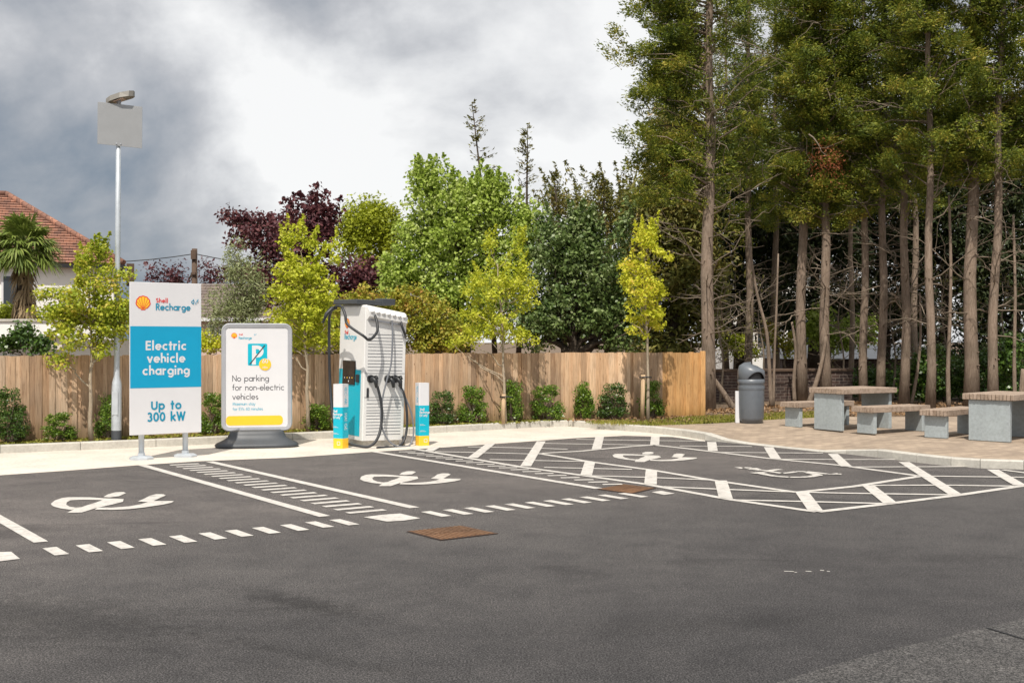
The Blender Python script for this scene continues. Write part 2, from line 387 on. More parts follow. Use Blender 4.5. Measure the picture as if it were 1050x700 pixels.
def tree(name, base, blobs, mat, label, cat='tree', n=120, per=60, rad=.28, leaf=.09, trunk_r=.06, bark='young',
         seed=1, nlimb=26, group=None, aspect=.55, lean=0, shell=.45, trunk_top=None, flat=0., squash=.8, shoots=0, shl=.5):
    random.seed(seed)
    base=Vector(base); root=empty(name,base,0,label,cat,group)
    Cc=clumps(blobs,n,seed,shell); 
    P,Nn=scatter(Cc,per,rad,seed,squash,True)
    if shoots:
        g=np.random.default_rng(seed+5); mid=Cc.mean(0); dd=unit(Cc-mid); sc=dd[:,2]+.35*np.linalg.norm(Cc-mid,axis=1)/np.linalg.norm(Cc-mid,axis=1).max()+.5*g.random(len(Cc)); ids=np.argsort(-sc)[:shoots]
        for i in ids:
            d=dd[i]*.6+np.array([0,0,.9])+g.normal(size=3)*.25; d/=np.linalg.norm(d); L=shl*(.5+.8*g.random()); m=int(per*.9)
            t=g.random(m)**.8; q=Cc[i]+np.outer(t*L+rad*.4,d)+g.normal(size=(m,3))*rad*.30*(1.05-t)[:,None]
            P=np.vstack([P,q]); Nn=np.vstack([Nn,unit(g.normal(size=(m,3)))])
    k_=P[:,2]>base.z+.05; P=P[k_]; Nn=Nn[k_]
    leaves('crown',rel(P,base),leaf,mat,root,aspect,flat,seed,out=Nn)
    zs=Cc[:,2]; top=Vector((float(np.mean(Cc[:,0])),float(np.mean(Cc[:,1])),float(zs.min()*.25+zs.max()*.75)))
    if trunk_top is not None: top=Vector(trunk_top)
    mb=MB(); k=8; pts=[]; rr=[]
    for i in range(k+1):
        t=i/k; p=base.lerp(Vector((base.x+(top.x-base.x)*t**1.5,base.y+(top.y-base.y)*t**1.5,top.z)),t)
        p=Vector((base.x+(top.x-base.x)*t**1.6,base.y+(top.y-base.y)*t**1.6,base.z+(top.z-base.z)*t))
        if i: p+=Vector((random.gauss(0,1),random.gauss(0,1),0))*trunk_r*.35
        pts.append(p-base); rr.append(trunk_r*(1-.75*t)*(1.25 if i==0 else 1))
    mb.tube(pts,rr,8)
    idx=np.random.default_rng(seed).choice(len(Cc),min(nlimb,len(Cc)),replace=False)
    for i in idx:
        c=Vector(Cc[i])-base
        h=max(.3*zs.min()-.3*base.z, c.z-random.uniform(.3,.8)*max(.4,(c.xy-Vector((0,0))).length))
        t=min(.97,max(.12,h/(top.z-base.z))); j=t*k; a=pts[int(j)].lerp(pts[min(k,int(j)+1)],j-int(j))
        limb(mb,a,c,rr[int(j)]*.5,.006,5,.12)
    mb.build('trunk',M[bark],root)
    return root
def blob(px,py,rpx,rpy,d,dz=None,dd=0):
    c=wp(px,py,d+dd); k=d/F
    return ((c.x,c.y,c.z),(rpx*k,(dz if dz else rpx*k*.9),rpy*k))

# ================================================================== SETTING: ground
def struct(name, mb, mats, **k): return tag(mb.build(name,mats,**k),kind='structure')
mb=MB(); mb.poly([(-1500,-1500,-.05),(1500,-1500,-.05),(1500,1500,-.05),(-1500,1500,-.05)])
struct('ground',mb,M['soil'])
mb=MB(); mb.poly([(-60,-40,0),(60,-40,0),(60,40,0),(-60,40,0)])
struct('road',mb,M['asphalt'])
# older lighter tarmac at the corner
mb=MB(); e=[gp(760,712,.004),gp(800,698,.004),gp(845,684,.004),gp(900,668,.004),gp(960,655,.004),gp(1010,643,.004),gp(1100,622,.004)]
mb.poly(e+[Vector((14,7,.004)),Vector((14,-3,.004)),Vector((.8,-3,.004))])
struct('road_patch',mb,M['asphalt_old'])
mb=MB()
for a,b in ((gp(1012,643,.008),gp(1075,662,.008)),):
    d=(b-a).normalized(); n=Vector((-d.y,d.x,0))*.008; mb.poly([a-n,b-n,b+n,a+n])
struct('tarmac_joint',mb,M['dark'])
# kerb polyline, left run (top-front edge seen) then right run
kz=KZ
kl=[gp(-260,465.5+3.6*1.6,0),gp(0,465,0),gp(160,458.3,0),gp(300,451.5,0),gp(420,445.5,0),gp(530,439.4,0),gp(566,437.6,0)]
kr=[gp(583,437.4,0),gp(605,439.0,0),gp(640,441.8,0),gp(667,444.0,0),gp(700,447.6,0),gp(723,451.5,0)]
flush=[gp(742,453.2,0),gp(765,455.3,0),gp(800,459.0,0),gp(840,463.2,0),gp(868,465.3,0)]
kr2=[gp(900,468.8,0),gp(940,474,0),gp(975,477.8,0),gp(1005,479.8,0),gp(1050,481.2,0),gp(1120,482,0),gp(1300,483,0)]
line=kl+kr+flush+kr2
hts=[kz]*len(kl)+[kz]*len(kr)+[.05,.02,.015,.02,.06]+[kz-.01]*len(kr2)
def offset(line,d):
    out=[]
    for i,p in enumerate(line):
        a=line[max(0,i-1)]; b=line[min(len(line)-1,i+1)]; t=(b-a).normalized()
        out.append(p+Vector((-t.y,t.x,0))*d)
    return out
back=offset(line,.125)
def kerb_run(i0,i1,name='kerb'):
    mb=MB()
    for i in range(i0,i1):
        a,b=line[i],line[i+1]; A,B=back[i],back[i+1]; ha,hb=hts[i],hts[i+1]
        L=(b-a).length; n=max(1,int(round(L/.9)))
        for k in range(n):
            g0=.004/L; t0=k/n+g0; t1=(k+1)/n-g0
            p,q,Q,P=a.lerp(b,t0),a.lerp(b,t1),A.lerp(B,t1),A.lerp(B,t0)
            h0=ha+(hb-ha)*t0; h1=ha+(hb-ha)*t1; c=.014
            up=lambda v,h: Vector((v.x,v.y,h))
            fr=lambda v,w,s: v.lerp(w,s)
            vs=[up(p,-.03),up(q,-.03),up(q,max(.004,h1-c)),up(p,max(.004,h0-c)),up(fr(p,P,.12),h0),up(fr(q,Q,.12),h1),up(P,h0),up(Q,h1),up(P,-.03),up(Q,-.03)]
            mb.add(vs,[(0,1,2,3),(3,2,5,4),(4,5,7,6),(6,7,9,8),(0,3,4,6,8),(1,9,7,5,2)])
    return struct(name,mb,M['kerb'])
kerb_run(0,len(line)-1)
# concrete strip in front of the kerb
front=[gp(-260,504.5,.004),gp(0,487,.004),gp(70,482.2,.004),gp(140,476.8,.004),gp(205,472.6,.004),gp(300,468.8,.004),gp(383,463,.004),gp(440,459.5,.004),gp(520,454,.004),gp(590,449,.004),gp(640,446.6,.004),gp(690,447.8,.004),gp(723,452.4,.004)]
mb=MB(); bk=[Vector((p.x,p.y,.004))+Vector((0,.02,0)) for p in (kl+kr)]
mb.poly(front+bk[::-1])
struct('concrete_strip',mb,M['strip'])
# bed behind the kerb
mb=MB(); inner=offset(line,.124); n1=len(kl)+3
far=[Vector((-40,34,kz-.01)),Vector((-40,60,kz-.01)),Vector((60,60,kz-.01)),Vector((60,30,kz-.01))]
bed=[Vector((p.x,p.y,kz-.015)) for p in inner[:n1]]
mb.poly(bed+[Vector((3.0,21.5,kz-.015)),Vector((6.2,22.5,kz-.015)),Vector((13,21.5,kz-.015)),Vector((60,22,kz-.015)),Vector((60,60,kz-.015)),Vector((-60,60,kz-.015)),Vector((-60,20,kz-.015))])
struct('soil_bed',mb,M['soil'])
# paving: grid strip from kerb back edge to inner boundary
mb=MB()
ia=len(kl)+2; edge=[Vector((back[i].x,back[i].y,hts[i]-.003)) for i in range(ia,len(line))]
inn=[]
tgt=[gp(668,434.6,kz),gp(690,435.2,kz),gp(720,434.5,kz),gp(745,433.2,kz),gp(775,431,kz),gp(800,429.5,kz),gp(830,428,kz),gp(860,427,kz),gp(890,427,kz),gp(930,427,kz),gp(970,427,kz),gp(1000,427,kz),gp(1030,427,kz),gp(1060,427,kz),gp(1110,427,kz),gp(1200,427,kz),gp(1400,427,kz)]
NE=len(edge)
for i in range(NE):
    j=i/(NE-1)*(len(tgt)-1); a=tgt[int(j)].lerp(tgt[min(len(tgt)-1,int(j)+1)],j-int(j)); inn.append(Vector((a.x,a.y,kz)))
rows=[]
for t in (0,.25,.5,1):
    rows.append([Vector((e.x+(q.x-e.x)*t, e.y+(q.y-e.y)*t, e.z+(q.z-e.z)*min(1,t*2))) for e,q in zip(edge,inn)])
for r in range(3):
    for i in range(NE-1): mb.poly([rows[r][i],rows[r][i+1],rows[r+1][i+1],rows[r+1][i]])
struct('paving',mb,M['paving'])

# ------------------------------------------------------------------ road markings
PZ=.004
def pline(mb,pts,w=.11,z=PZ,px=True):
    P=[gp(*p) for p in pts] if px else [Vector(p) for p in pts]
    for a,b in zip(P,P[1:]):
        d=(b-a).normalized(); n=Vector((-d.y,d.x,0))*w/2; a=a.copy(); b=b.copy(); a.z=b.z=z
        mb.poly([a-n,b-n,b+n,a+n])
mb=MB()
for l in ([(-60,498),(42,556)],[(146,477),(333,529.6)],[(215,473.4),(425,520.8)],[(384,463.2),(614,501)]): pline(mb,l,.11,.006)
struct('bay_lines',mb,M['paint'])
mb=MB(); A=[gp(174.3,477),gp(204,475.5)]; B=[gp(356.3,526.3),gp(394.4,522.8)]
for i in range(21):
    t=i/20; pline(mb,[A[0].lerp(B[0],t),A[1].lerp(B[1],t)],.10,.006,False)
A=[gp(409,463.4),gp(426,463.3)]; B=[gp(618,496.9),gp(638,496.5)]
for i in range(19):
    t=i/18; pline(mb,[A[0].lerp(B[0],t),A[1].lerp(B[1],t)],.085,.006,False)
struct('ladder_markings',mb,M['paint'])
mb=MB(); V=Vector((-.579,.815,0))
for c in [(57,565.3),(91.4,562.3),(123.8,559),(156,555.8),(187.6,552.8),(218,549.7),(245,546.9),(273,543.9),(302,541),(327.5,538),(353,535.6),(447,527),(469.6,525),(491,523),(513,521),(533,519),(553.5,517.2),(572.4,515.4),(591,513.6),(610,511.6),(628.5,509.6),(649,507.8)]:
    p=gp(*c); pline(mb,[p-V*.185,p+V*.185],.105,.006,False)
for q in ([(-25,571),(-8,566.5),(11.5,566),(20.5,573.3),(0,575.8),(-25,579)],[(373,530.5),(392,528),(410.4,526.7),(431,531.6),(414,534),(396.7,535)],[(668,504.8),(678,503.4),(692,506.2),(681,507.6)]):
    mb.poly([gp(x,y)+Vector((0,0,.006)) for x,y in q])
struct('dashed_markings',mb,M['paint'])
mb=MB()
for l in ([(421,459.9),(535,479),(600,487.9),(663,496.7),(749,512.3),(838,525)],[(838,525),(916,516),(984,507.6),(1050,498),(1130,487.5)],
          [(552,465),(608,474),(668,482),(731.4,492.6),(817,505),(876,498.8),(944,488.3)],
          [(552,465),(595,462.7),(614,460.8),(650,457.6),(671,456.4),(700,459.5),(726,462.6),(790,470.3),(860,477),(944,488.3)]): pline(mb,l,.10,.006)
struct('hatch_outline',mb,M['paint'])
mb=MB()
for k,l in enumerate(([(446,463.2),(542,465.5)],[(480,458.3),(550,459.7),(582,460.8)],[(502,471.3),(530,472),(600,473.4)],[(591,450.6),(668,451.9),(722,452.4)],
          [(557,454.8),(610,455.6),(666,456.6)],[(558,479.4),(648,481.5)],[(604,488),(663,489.6),(731,492.4)],[(680,499.3),(736,501.7),(800,504.2),(860,505.8),(976,507.6)],
          [(697,457.4),(771,458)],[(738,464),(844,464.8)],[(800,471),(860,471.4),(918,471.4)],[(755,513),(827,514.5),(906,516.6)],[(870,479),(1000,478.6)],
          [(952,488.4),(1050,489.6),(1100,490)],[(894,498),(960,497.6),(1040,498.6)],[(1028,482),(1090,490)])): pline(mb,l,.085,.0075)
struct('hatch_lines',mb,M['paint'])
mb=MB()
for l in ([(447,458.6),(439.5,462.8)],[(503.5,455),(484.5,469.8)],[(555,452.7),(539,478.3)],[(615,448),(611.5,461)],[(605,473.7),(601,487.7)],[(672,447.9),(671.3,456.4)],[(668,482.3),(667,497)],
          [(729.7,453.4),(731,462.6)],[(739,493),(744.3,511.6)],[(788,458.8),(795.7,471)],[(822.3,505),(837,525)],[(854,465.6),(868,478.6)],[(890,498),(913,516.4)],[(927,474),(980,507.6)],[(1018,481.8),(1046,498)]): pline(mb,l,.14,.009)
struct('hatch_bars',mb,M['paint'])
# the charging-vehicle symbol, traced once on the ground then moved bay to bay
def z1(x,y): return (x/5.25,460+y/5.25)
SA=[(375,262),(480,263),(560,268),(665,272),(662,287),(600,303),(520,320),(440,345),(360,347),(385,330),(330,324),(285,312),(273,299),(295,280),(335,267)]
SAi=[(380,279),(450,276),(550,278),(520,290),(470,305),(440,316),(410,319),(375,314),(356,303),(360,290)]
SB=[(556,262),(580,248),(620,237),(665,235),(678,241),(640,258),(590,264)]
SC=[(742,286),(775,272),(805,256),(840,247),(880,247),(892,254),(860,268),(825,284),(935,284),(925,293),(880,303),(780,318),(700,327),(600,332),(510,331),(525,319),(600,320),(700,312),(760,301),(795,290)]
def sym_local(pts):
    o=gp(52,516.7); q=gp(178,514.5); d=q-o; out=[]
    for p in pts:
        w=gp(*z1(*p))-o; out.append(((w.x*d.x+w.y*d.y)/d.length_squared,(-w.x*d.y+w.y*d.x)/d.length_squared))
    return out
def sym_place(loc,o,q,z):
    d=q-o; return [Vector((o.x+a*d.x-b*d.y,o.y+a*d.y+b*d.x,z)) for a,b in loc]
def ring(outer,inner):   # list of quads between two loops by nearest matching
    n=len(outer); res=[]
    def near(p): return min(range(len(inner)),key=lambda i:(inner[i]-p).length)
    m=[near(p) for p in outer]
    for i in range(n):
        j=(i+1)%n; a,b=m[i],m[j]
        res.append([outer[i],outer[j],inner[b]])
        k=len(inner); st=(b-a)%k
        if st<=k//2:
            c=a
            while c!=b: res.append([outer[i],inner[(c+1)%k],inner[c]]); c=(c+1)%k
        else:
            c=a
            while c!=b: res.append([outer[i],inner[c-1],inner[c]]); c=(c-1)%k
    return res
# loop is split into two fill polygons so that the hole stays open
A1=[(375,262),(480,263),(560,268),(665,272),(662,287),(600,303),(520,320),(440,345),(360,347),(400,326),(440,316),(470,305),(520,290),(550,278),(450,276),(380,279)]
A2=[(375,262),(380,279),(360,290),(356,303),(375,314),(410,319),(440,316),(400,326),(385,331),(330,324),(285,312),(273,299),(295,280),(335,267)]
mb=MB()
for (o,q) in ((gp(52,516.7),gp(178,514.5)),(gp(369,491.3),gp(472.5,491.6)),(gp(629,468.6),gp(714.5,469.6))):
    for k,S in enumerate((A1,A2,SB,SC)): mb.poly(sym_place(sym_local(S),o,q,.006+.0006*k))
zq=lambda x,y:(740+x/8.077,465+y/8.077)
for k,(pts,w_) in enumerate((([(130,121),(180,119),(240,122),(280,132)],.16),([(275,133),(330,140),(395,146)],.10),([(395,146),(440,137),(488,133)],.10),([(350,142),(420,154),(500,166),(560,161),(620,152),(700,151),(800,162),(880,172),(940,174),(990,174)],.085),
    ([(285,158),(330,165)],.20),([(320,166),(380,180),(450,191),(560,199),(660,199),(730,195),(790,183)],.10),([(795,186),(790,176),(750,168),(715,156)],.12),([(925,169),(960,173),(990,174)],.13))):
    pline(mb,[zq(*p) for p in pts],w_,.0062+.0005*k)
struct('bay_symbols',mb,M['paint'])
mb=MB()
for x0,x1,y in ((804,814,586),(815,817,587),(826,832,586),(841,845,585),(848,851,586)): pline(mb,[(x0,y),(x1,y+.3)],.018,.006)
struct('paint_fragments',mb,M['paint'])

# drain covers
def drain(q,label):
    P=[gp(*p)+Vector((0,0,.004)) for p in q]; c=sum(P,Vector())/4
    root=empty('drain_cover',c,0,label,'drain cover','rusty drain covers')
    mb=MB(); mb.prism([p-c for p in P],(0,0,.004)); mb.build('frame',M['rustdark'],root)
    mb=MB(); n=12
    for i in range(n):
        t0=.03+i*.94/n; t1=t0+.94/n*.58
        for h0,h1 in ((.03,.485),(.515,.97)):
            f=lambda s,t:(P[0].lerp(P[1],s)).lerp(P[3].lerp(P[2],s),t)-c
            mb.prism([f(t0,h0)+Vector((0,0,.0045)),f(t1,h0)+Vector((0,0,.0045)),f(t1,h1)+Vector((0,0,.0045)),f(t0,h1)+Vector((0,0,.0045))],(0,0,.004))
    mb.build('grate',M['rust'],root)
drain([(417,545.3),(474,539.3),(511,547.3),(452,554.3)],'rusty slotted drain cover in the open tarmac just in front of the dashed line')
drain([(613,501.8),(640,496.8),(673,500.6),(648,506.6)],'rusty slotted drain cover on the dashed line beside the hatched zone')

# ================================================================== fence
FH=1.384
fa=Vector((-7.55,17.1,0)); fb=wp(575,361.5,22.3); fb.z=0; fc=Vector(((718-CX)/F*22.9,22.9,0))
dl=(fb-fa).normalized(); fa0=fa-dl*5
root=empty('timber_fence',fa0,0,'long close-boarded fence of vertical brown timber boards behind the kerb','fence')
def fence_run(a,b,mat,top,seed):
    random.seed(seed); d=(b-a).normalized(); n=Vector((d.y,-d.x,0)); L=(b-a).length; x=0; mb=MB(); i=0
    while x<L:
        w=random.choice((.07,.08,.095,.10,.11))*random.uniform(.93,1.07); w=min(w,L-x)
        if w<.03: break
        off=.014*(i%2)+random.uniform(-.003,.003); h=top+random.uniform(-.010,.010)
        c=a+d*(x+w/2)+n*off-fa0; c.z=0; tl=random.uniform(-.004,.004)
        mb.box((c.x,c.y,(h+kz-.03)/2),(w+.012,.017,h-kz+.03),(d,n,Vector((tl,0,1)).normalized()))
        x+=w; i+=1
    return mb.build('board_panel',mat,root)
fence_run(fa0,fb,M['fence'],FH,3)
fm=fb.lerp(fc,.72)
fence_run(fb,fm,M['fence'],FH,4)
p3=fence_run(fm,fc,M['fence_new'],FH,5); p3['label']='fresher orange boards at the end of the fence'
mb=MB(); c=fc-fa0; mb.box((c.x+.05,c.y+.02,.76),(.1,.1,1.30),bev=.008); mb.build('fence_post',M['fence_new'],root)
mb=MB()
for z in (.45,1.2):
    for a,b in ((fa0,fb),(fb,fc)):
        d=(b-a).normalized(); n=Vector((d.y,-d.x,0)); mid=(a+b)/2-fa0-n*.04; mid.z=z
        mb.box(mid,((b-a).length,.04,.07),(d,n,Vector((0,0,1))))
mb.build('rail',M['fence'],root)

# ================================================================== stroke lettering (geometric sans)
def arc(cx,cy,rx,ry,a0,a1,n=14):
    return [(cx+rx*math.cos(R(a0+(a1-a0)*i/n)),cy+ry*math.sin(R(a0+(a1-a0)*i/n))) for i in range(n+1)]
O=arc(.31,.31,.31,.31,0,360,22)
def arch(x,r,top,bot=0): return arc(x+r,top-r,r,r,180,0)+[(x+2*r,bot)]
GL={
' ':(.3,[]),
'E':(.52,[[(0,0),(0,1)],[(0,1),(.46,1)],[(0,.52),(.42,.52)],[(0,0),(.46,0)]]),
'l':(.06,[[(0,0),(0,1.08)]]),'i':(.06,[[(0,0),(0,.58)],[(0,.97),(0,1.0)]]),
'e':(.62,[arc(.31,.31,.31,.31,0,318,20),[(.02,.31),(.62,.31)]]),
'c':(.52,[arc(.31,.31,.31,.31,48,312,18)]),
't':(.28,[[(.13,0),(.13,.92)],[(0,.62),(.27,.62)]]),
'r':(.34,[[(0,0),(0,.62)],arc(.24,.36,.24,.24,60,180,8)]),
'v':(.52,[[(0,.62),(.26,0)],[(.26,0),(.52,.62)]]),
'h':(.48,[[(0,0),(0,1.08)],arch(0,.24,.62)]),
'n':(.48,[[(0,0),(0,.62)],arch(0,.24,.62)]),
'm':(.8,[[(0,0),(0,.62)],arch(0,.2,.62),arch(.4,.2,.62)]),
'u':(.48,[[(0,.62),(0,.24)]+arc(.24,.24,.24,.24,180,360),[(.48,0),(.48,.62)]]),
'a':(.62,[O,[(.62,0),(.62,.62)]]),'d':(.62,[O,[(.62,0),(.62,1.08)]]),'o':(.62,[O]),
'p':(.62,[O,[(0,-.36),(0,.62)]]),
'g':(.62,[O,[(.62,.62),(.62,-.08)]+arc(.32,-.08,.3,.27,0,-150,10)]),
'k':(.46,[[(0,0),(0,1.08)],[(.42,.62),(.0,.27)],[(.14,.38),(.46,0)]]),
's':(.36,[arc(.18,.46,.16,.16,40,270,12),arc(.18,.15,.17,.15,90,-140,12)]),
'f':(.3,[[(.12,0),(.12,.86)]+arc(.29,.86,.17,.2,180,80,8),[(0,.62),(.28,.62)]]),
'x':(.46,[[(0,0),(.46,.62)],[(0,.62),(.46,0)]]),
'y':(.52,[[(0,.62),(.27,0)],[(.52,.62),(.13,-.36)]]),
'-':(.26,[[(0,.3),(.26,.3)]]),
'U':(.64,[[(0,1),(0,.32)]+arc(.32,.32,.32,.32,180,360)+[(.64,1)]]),
'R':(.52,[[(0,0),(0,1)],[(0,1),(.22,1)]+arc(.22,.76,.25,.24,90,-90,12)+[(0,.52)],[(.22,.52),(.5,0)]]),
'P':(.5,[[(0,0),(0,1)],[(0,1),(.22,1)]+arc(.22,.73,.27,.27,90,-90,12)+[(0,.46)]]),
'S':(.48,[arc(.24,.76,.21,.24,35,270,12),arc(.24,.26,.24,.26,90,-145,12)]),
'N':(.66,[[(0,0),(0,1)],[(0,1),(.66,0)],[(.66,0),(.66,1)]]),
'M':(.8,[[(0,0),(.08,1)],[(.08,1),(.4,.1)],[(.4,.1),(.72,1)],[(.72,1),(.8,0)]]),
'W':(1.0,[[(0,1),(.26,0)],[(.26,0),(.5,.95)],[(.5,.95),(.74,0)],[(.74,0),(1,1)]]),
'V':(.6,[[(0,1),(.3,0)],[(.3,0),(.6,1)]]),
'C':(.74,[arc(.5,.5,.5,.5,50,310,20)]),
'H':(.6,[[(0,0),(0,1)],[(.6,0),(.6,1)],[(0,.52),(.6,.52)]]),
'A':(.7,[[(0,0),(.35,1)],[(.35,1),(.7,0)],[(.12,.33),(.58,.33)]]),
'G':(.9,[arc(.5,.5,.5,.5,50,360,20),[(.55,.5),(1,.5)]]),
'3':(.5,[arc(.24,.75,.22,.25,150,-90,14),arc(.24,.26,.26,.26,90,-150,14)]),
'0':(.52,[arc(.27,.5,.27,.5,0,360,24)]),
'6':(.54,[arc(.27,.28,.27,.28,0,360,20),[(.03,.38),(.36,1)]]),
}
def text_w(s,sp): return sum(GL[c][0]+sp for c in s)-sp
def text(mb,s,o,ux,uy,h,t=.12,sp=.14,align='l',m=0,lift=.0006):
    """o = baseline point, ux/uy unit vectors in the panel plane, h cap height"""
    nrm=ux.cross(uy); x=-(text_w(s,sp)/2 if align=='c' else (text_w(s,sp) if align=='r' else 0)); k=0
    for ch in s:
        w,st=GL[ch]
        for pl in st:
            k+=1; z=nrm*(lift+.00012*(k%9))
            n=len(pl); closed=(Vector(pl[0])-Vector(pl[-1])).length<1e-4; L=[];Rr=[]
            for i,p in enumerate(pl):
                if closed: a=pl[i-1] if i else pl[-2]; b=pl[i+1] if i<n-1 else pl[1]
                else: a=pl[max(0,i-1)]; b=pl[min(n-1,i+1)]
                d=Vector((b[0]-a[0],b[1]-a[1])).normalized(); q=Vector(p)
                if not closed and i==0: q=q-d*t*.5*(0 if n>2 else .98)
                if not closed and i==n-1: q=q+d*t*.5*(0 if n>2 else .98)
                nn=Vector((-d.y,d.x))*t/2; L.append(q+nn); Rr.append(q-nn)
            W=[o+ux*((x+v.x)*h)+uy*(v.y*h)+z for v in L]+[o+ux*((x+v.x)*h)+uy*(v.y*h)+z for v in Rr]
            mb.add(W,[(i+n,i+1+n,i+1,i) for i in range(n-1)],m)
        x+=w+sp
def pecten(mb,o,ux,uy,s,mr,my,lift=.001):
    """scallop emblem: red outline shape with yellow lobes, o centre, s width"""
    nrm=ux.cross(uy)
    def shp(k,dz):
        pts=[]; n=7
        for i in range(n):
            a0=200-(220/n)*i; a1=a0-220/n
            for j in range(5):
                a=R(a0+(a1-a0)*j/5); b=1+.045*math.sin(math.pi*j/5)
                pts.append((math.cos(a)*.5*b*k,(math.sin(a)*.5*b)*k+.03))
        pts.append((math.cos(R(-20))*.5*k,math.sin(R(-20))*.5*k+.03))
        pts+=[(.30*k,-.33*k),(.17*k,-.36*k),(.15*k,-.45*k),(-.15*k,-.45*k),(-.17*k,-.36*k),(-.30*k,-.33*k)]
        return [o+ux*(x*s)+uy*(y*s)+nrm*dz for x,y in pts]
    mb.poly(shp(1,lift)[::-1],mr); mb.poly(shp(.86,lift+.0008)[::-1],my)
    for i in range(6):
        a=R(200-(220/7)*(i+1)); p=(math.cos(a)*.42,math.sin(a)*.42+.03); q=(math.cos(a)*.05,-.36)
        d=Vector((p[0]-q[0],p[1]-q[1])).normalized(); nn=Vector((-d.y,d.x))*.017
        W=[o+ux*(x*s)+uy*(y*s)+nrm*(lift+.0016) for x,y in ((q[0]+nn.x,q[1]+nn.y),(q[0]-nn.x,q[1]-nn.y),(p[0]-nn.x,p[1]-nn.y),(p[0]+nn.x,p[1]+nn.y))]
        mb.poly(W,mr)
def tinyplug(mb,o,ux,uy,s,m,lift=.0008):   # small plug-and-bolt flourish after the word
    nrm=ux.cross(uy)*lift
    for pl in ([(0,.2),(.15,.45),(.4,.5),(.5,.3),(.35,.1),(.1,.12),(0,.2)],[(.05,.15),(.45,-.1)],[(.3,.5),(.42,.75)],[(.7,-.1),(.75,.2),(1,.35),(.9,.6)],[(1.0,.3),(1.15,.75)]):
        for a,b in zip(pl,pl[1:]):
            a=Vector(a);b=Vector(b); d=(b-a).normalized(); nn=Vector((-d.y,d.x))*.055
            mb.poly([o+ux*(v.x*s)+uy*(v.y*s)+nrm for v in (a-nn,b-nn,b+nn,a+nn)],m)
            nrm=nrm*1.12
def tx(mats,name,st,*a,**k):
    b=MB(); text(b,st,*a,**k); return b.build(name,mats,root)
UZ=Vector((0,0,1))
def disc(mb,o,ux,uy,r,m,lift,n=28,sx=1): 
    nrm=ux.cross(uy)*lift
    mb.poly([o+ux*(r*sx*math.cos(2*math.pi*i/n))+uy*(r*math.sin(2*math.pi*i/n))+nrm for i in range(n)],m)
def rect(mb,P,D,x0,x1,z0,z1,m,lift,nrm,r=0):
    if r<=0: mb.poly([P+D*x0+UZ*z0+nrm*lift,P+D*x1+UZ*z0+nrm*lift,P+D*x1+UZ*z1+nrm*lift,P+D*x0+UZ*z1+nrm*lift],m); return
    pts=[]
    for cx,cz,a in ((x1-r,z0+r,-90),(x1-r,z1-r,0),(x0+r,z1-r,90),(x0+r,z0+r,180)):
        for i in range(7): an=R(a+15*i); pts.append(P+D*(cx+r*math.cos(an))+UZ*(cz+r*math.sin(an))+nrm*lift)
    mb.poly(pts,m)

# ------------------------------------------------------------------ big information sign
UD=Vector((.815,.579,0)).normalized(); UN=Vector((UD.y,-UD.x,0))      # facing the bays
P=gp(145,471); P.z=0
root=empty('charging_sign',P,0,'tall white and blue panel on two posts advertising vehicle charging up to 300 kW','sign')
t0,_=hit(P,UD,131.6); t1,_=hit(P,UD,204.6); zt=2.40; zb=.34
mb=MB(); mid=UD*((t0+t1)/2)+UZ*((zt+zb)/2)+UN*.055
mb.box(mid,(t1-t0,.03,zt-zb),(UD,UN,UZ),bev=.004); mb.build('panel',M['white'],root)
fp=Vector((0,0,0))+UN*.071
mb=MB(); y0=hit(P,UD,168,334.6)[1]; y1=hit(P,UD,168,397)[1]
rect(mb,fp,UD,t0+.002,t1-.002,y1,y0,0,.0012,UN); mb.build('blue_band',M['cyan'],root)
def onsign(px,py): t,z=hit(P,UD,px,py); return fp+UD*t+UZ*z
tc=(t0+t1)/2
def zl(py): return hit(P,UD,168,py)[1]
LM=[M['white'],M['inkblue'],M['red']]; mb=MB()
tx(LM,'lettering','Electric',fp+UD*tc+UZ*zl(358),UD,UZ,.104,.235,.33,'c',0,.003)
tx(LM,'lettering','vehicle',fp+UD*tc+UZ*zl(370.8),UD,UZ,.104,.235,.33,'c',0,.003)
tx(LM,'lettering','charging',fp+UD*tc+UZ*zl(383.2),UD,UZ,.104,.235,.33,'c',0,.003)
tx(LM,'lettering','Up to',fp+UD*tc+UZ*zl(418.5),UD,UZ,.104,.225,.34,'c',1,.003)
tx(LM,'lettering','300 kW',fp+UD*tc+UZ*zl(430.4),UD,UZ,.104,.225,.32,'c',1,.003)
tx(LM,'lettering','Shell',onsign(158.5,310),UD,UZ,.052,.2,.32,'l',2,.003)
tx(LM,'lettering','Recharge',onsign(158.5,317.6),UD,UZ,.078,.19,.24,'l',1,.003)
tinyplug(mb,onsign(194.2,311.4),UD,UZ,.085,1,.003)
mb.build('plug_mark',[M['white'],M['inkblue'],M['red']],root)
mb=MB(); pecten(mb,onsign(145,311.3),UD,UZ,.195,0,1,.002); mb.build('emblem',[M['red'],M['yellow']],root)
for px,py in ((145,471),(190,468.4)):
    t,_=hit(P,UD,px); q=UD*t
    mb=MB(); mb.tube([q,q+UZ*1.9],.038,14); ob=mb.build('post',M['galv'],root)
    mb=MB(); mb.lathe([(.0,0),(.165,0),(.165,.03),(.12,.05),(.05,.055),(.05,.09),(.0,.09)],q,8,smooth=False)
    mb.build('base_plate',M['galv'],ob)

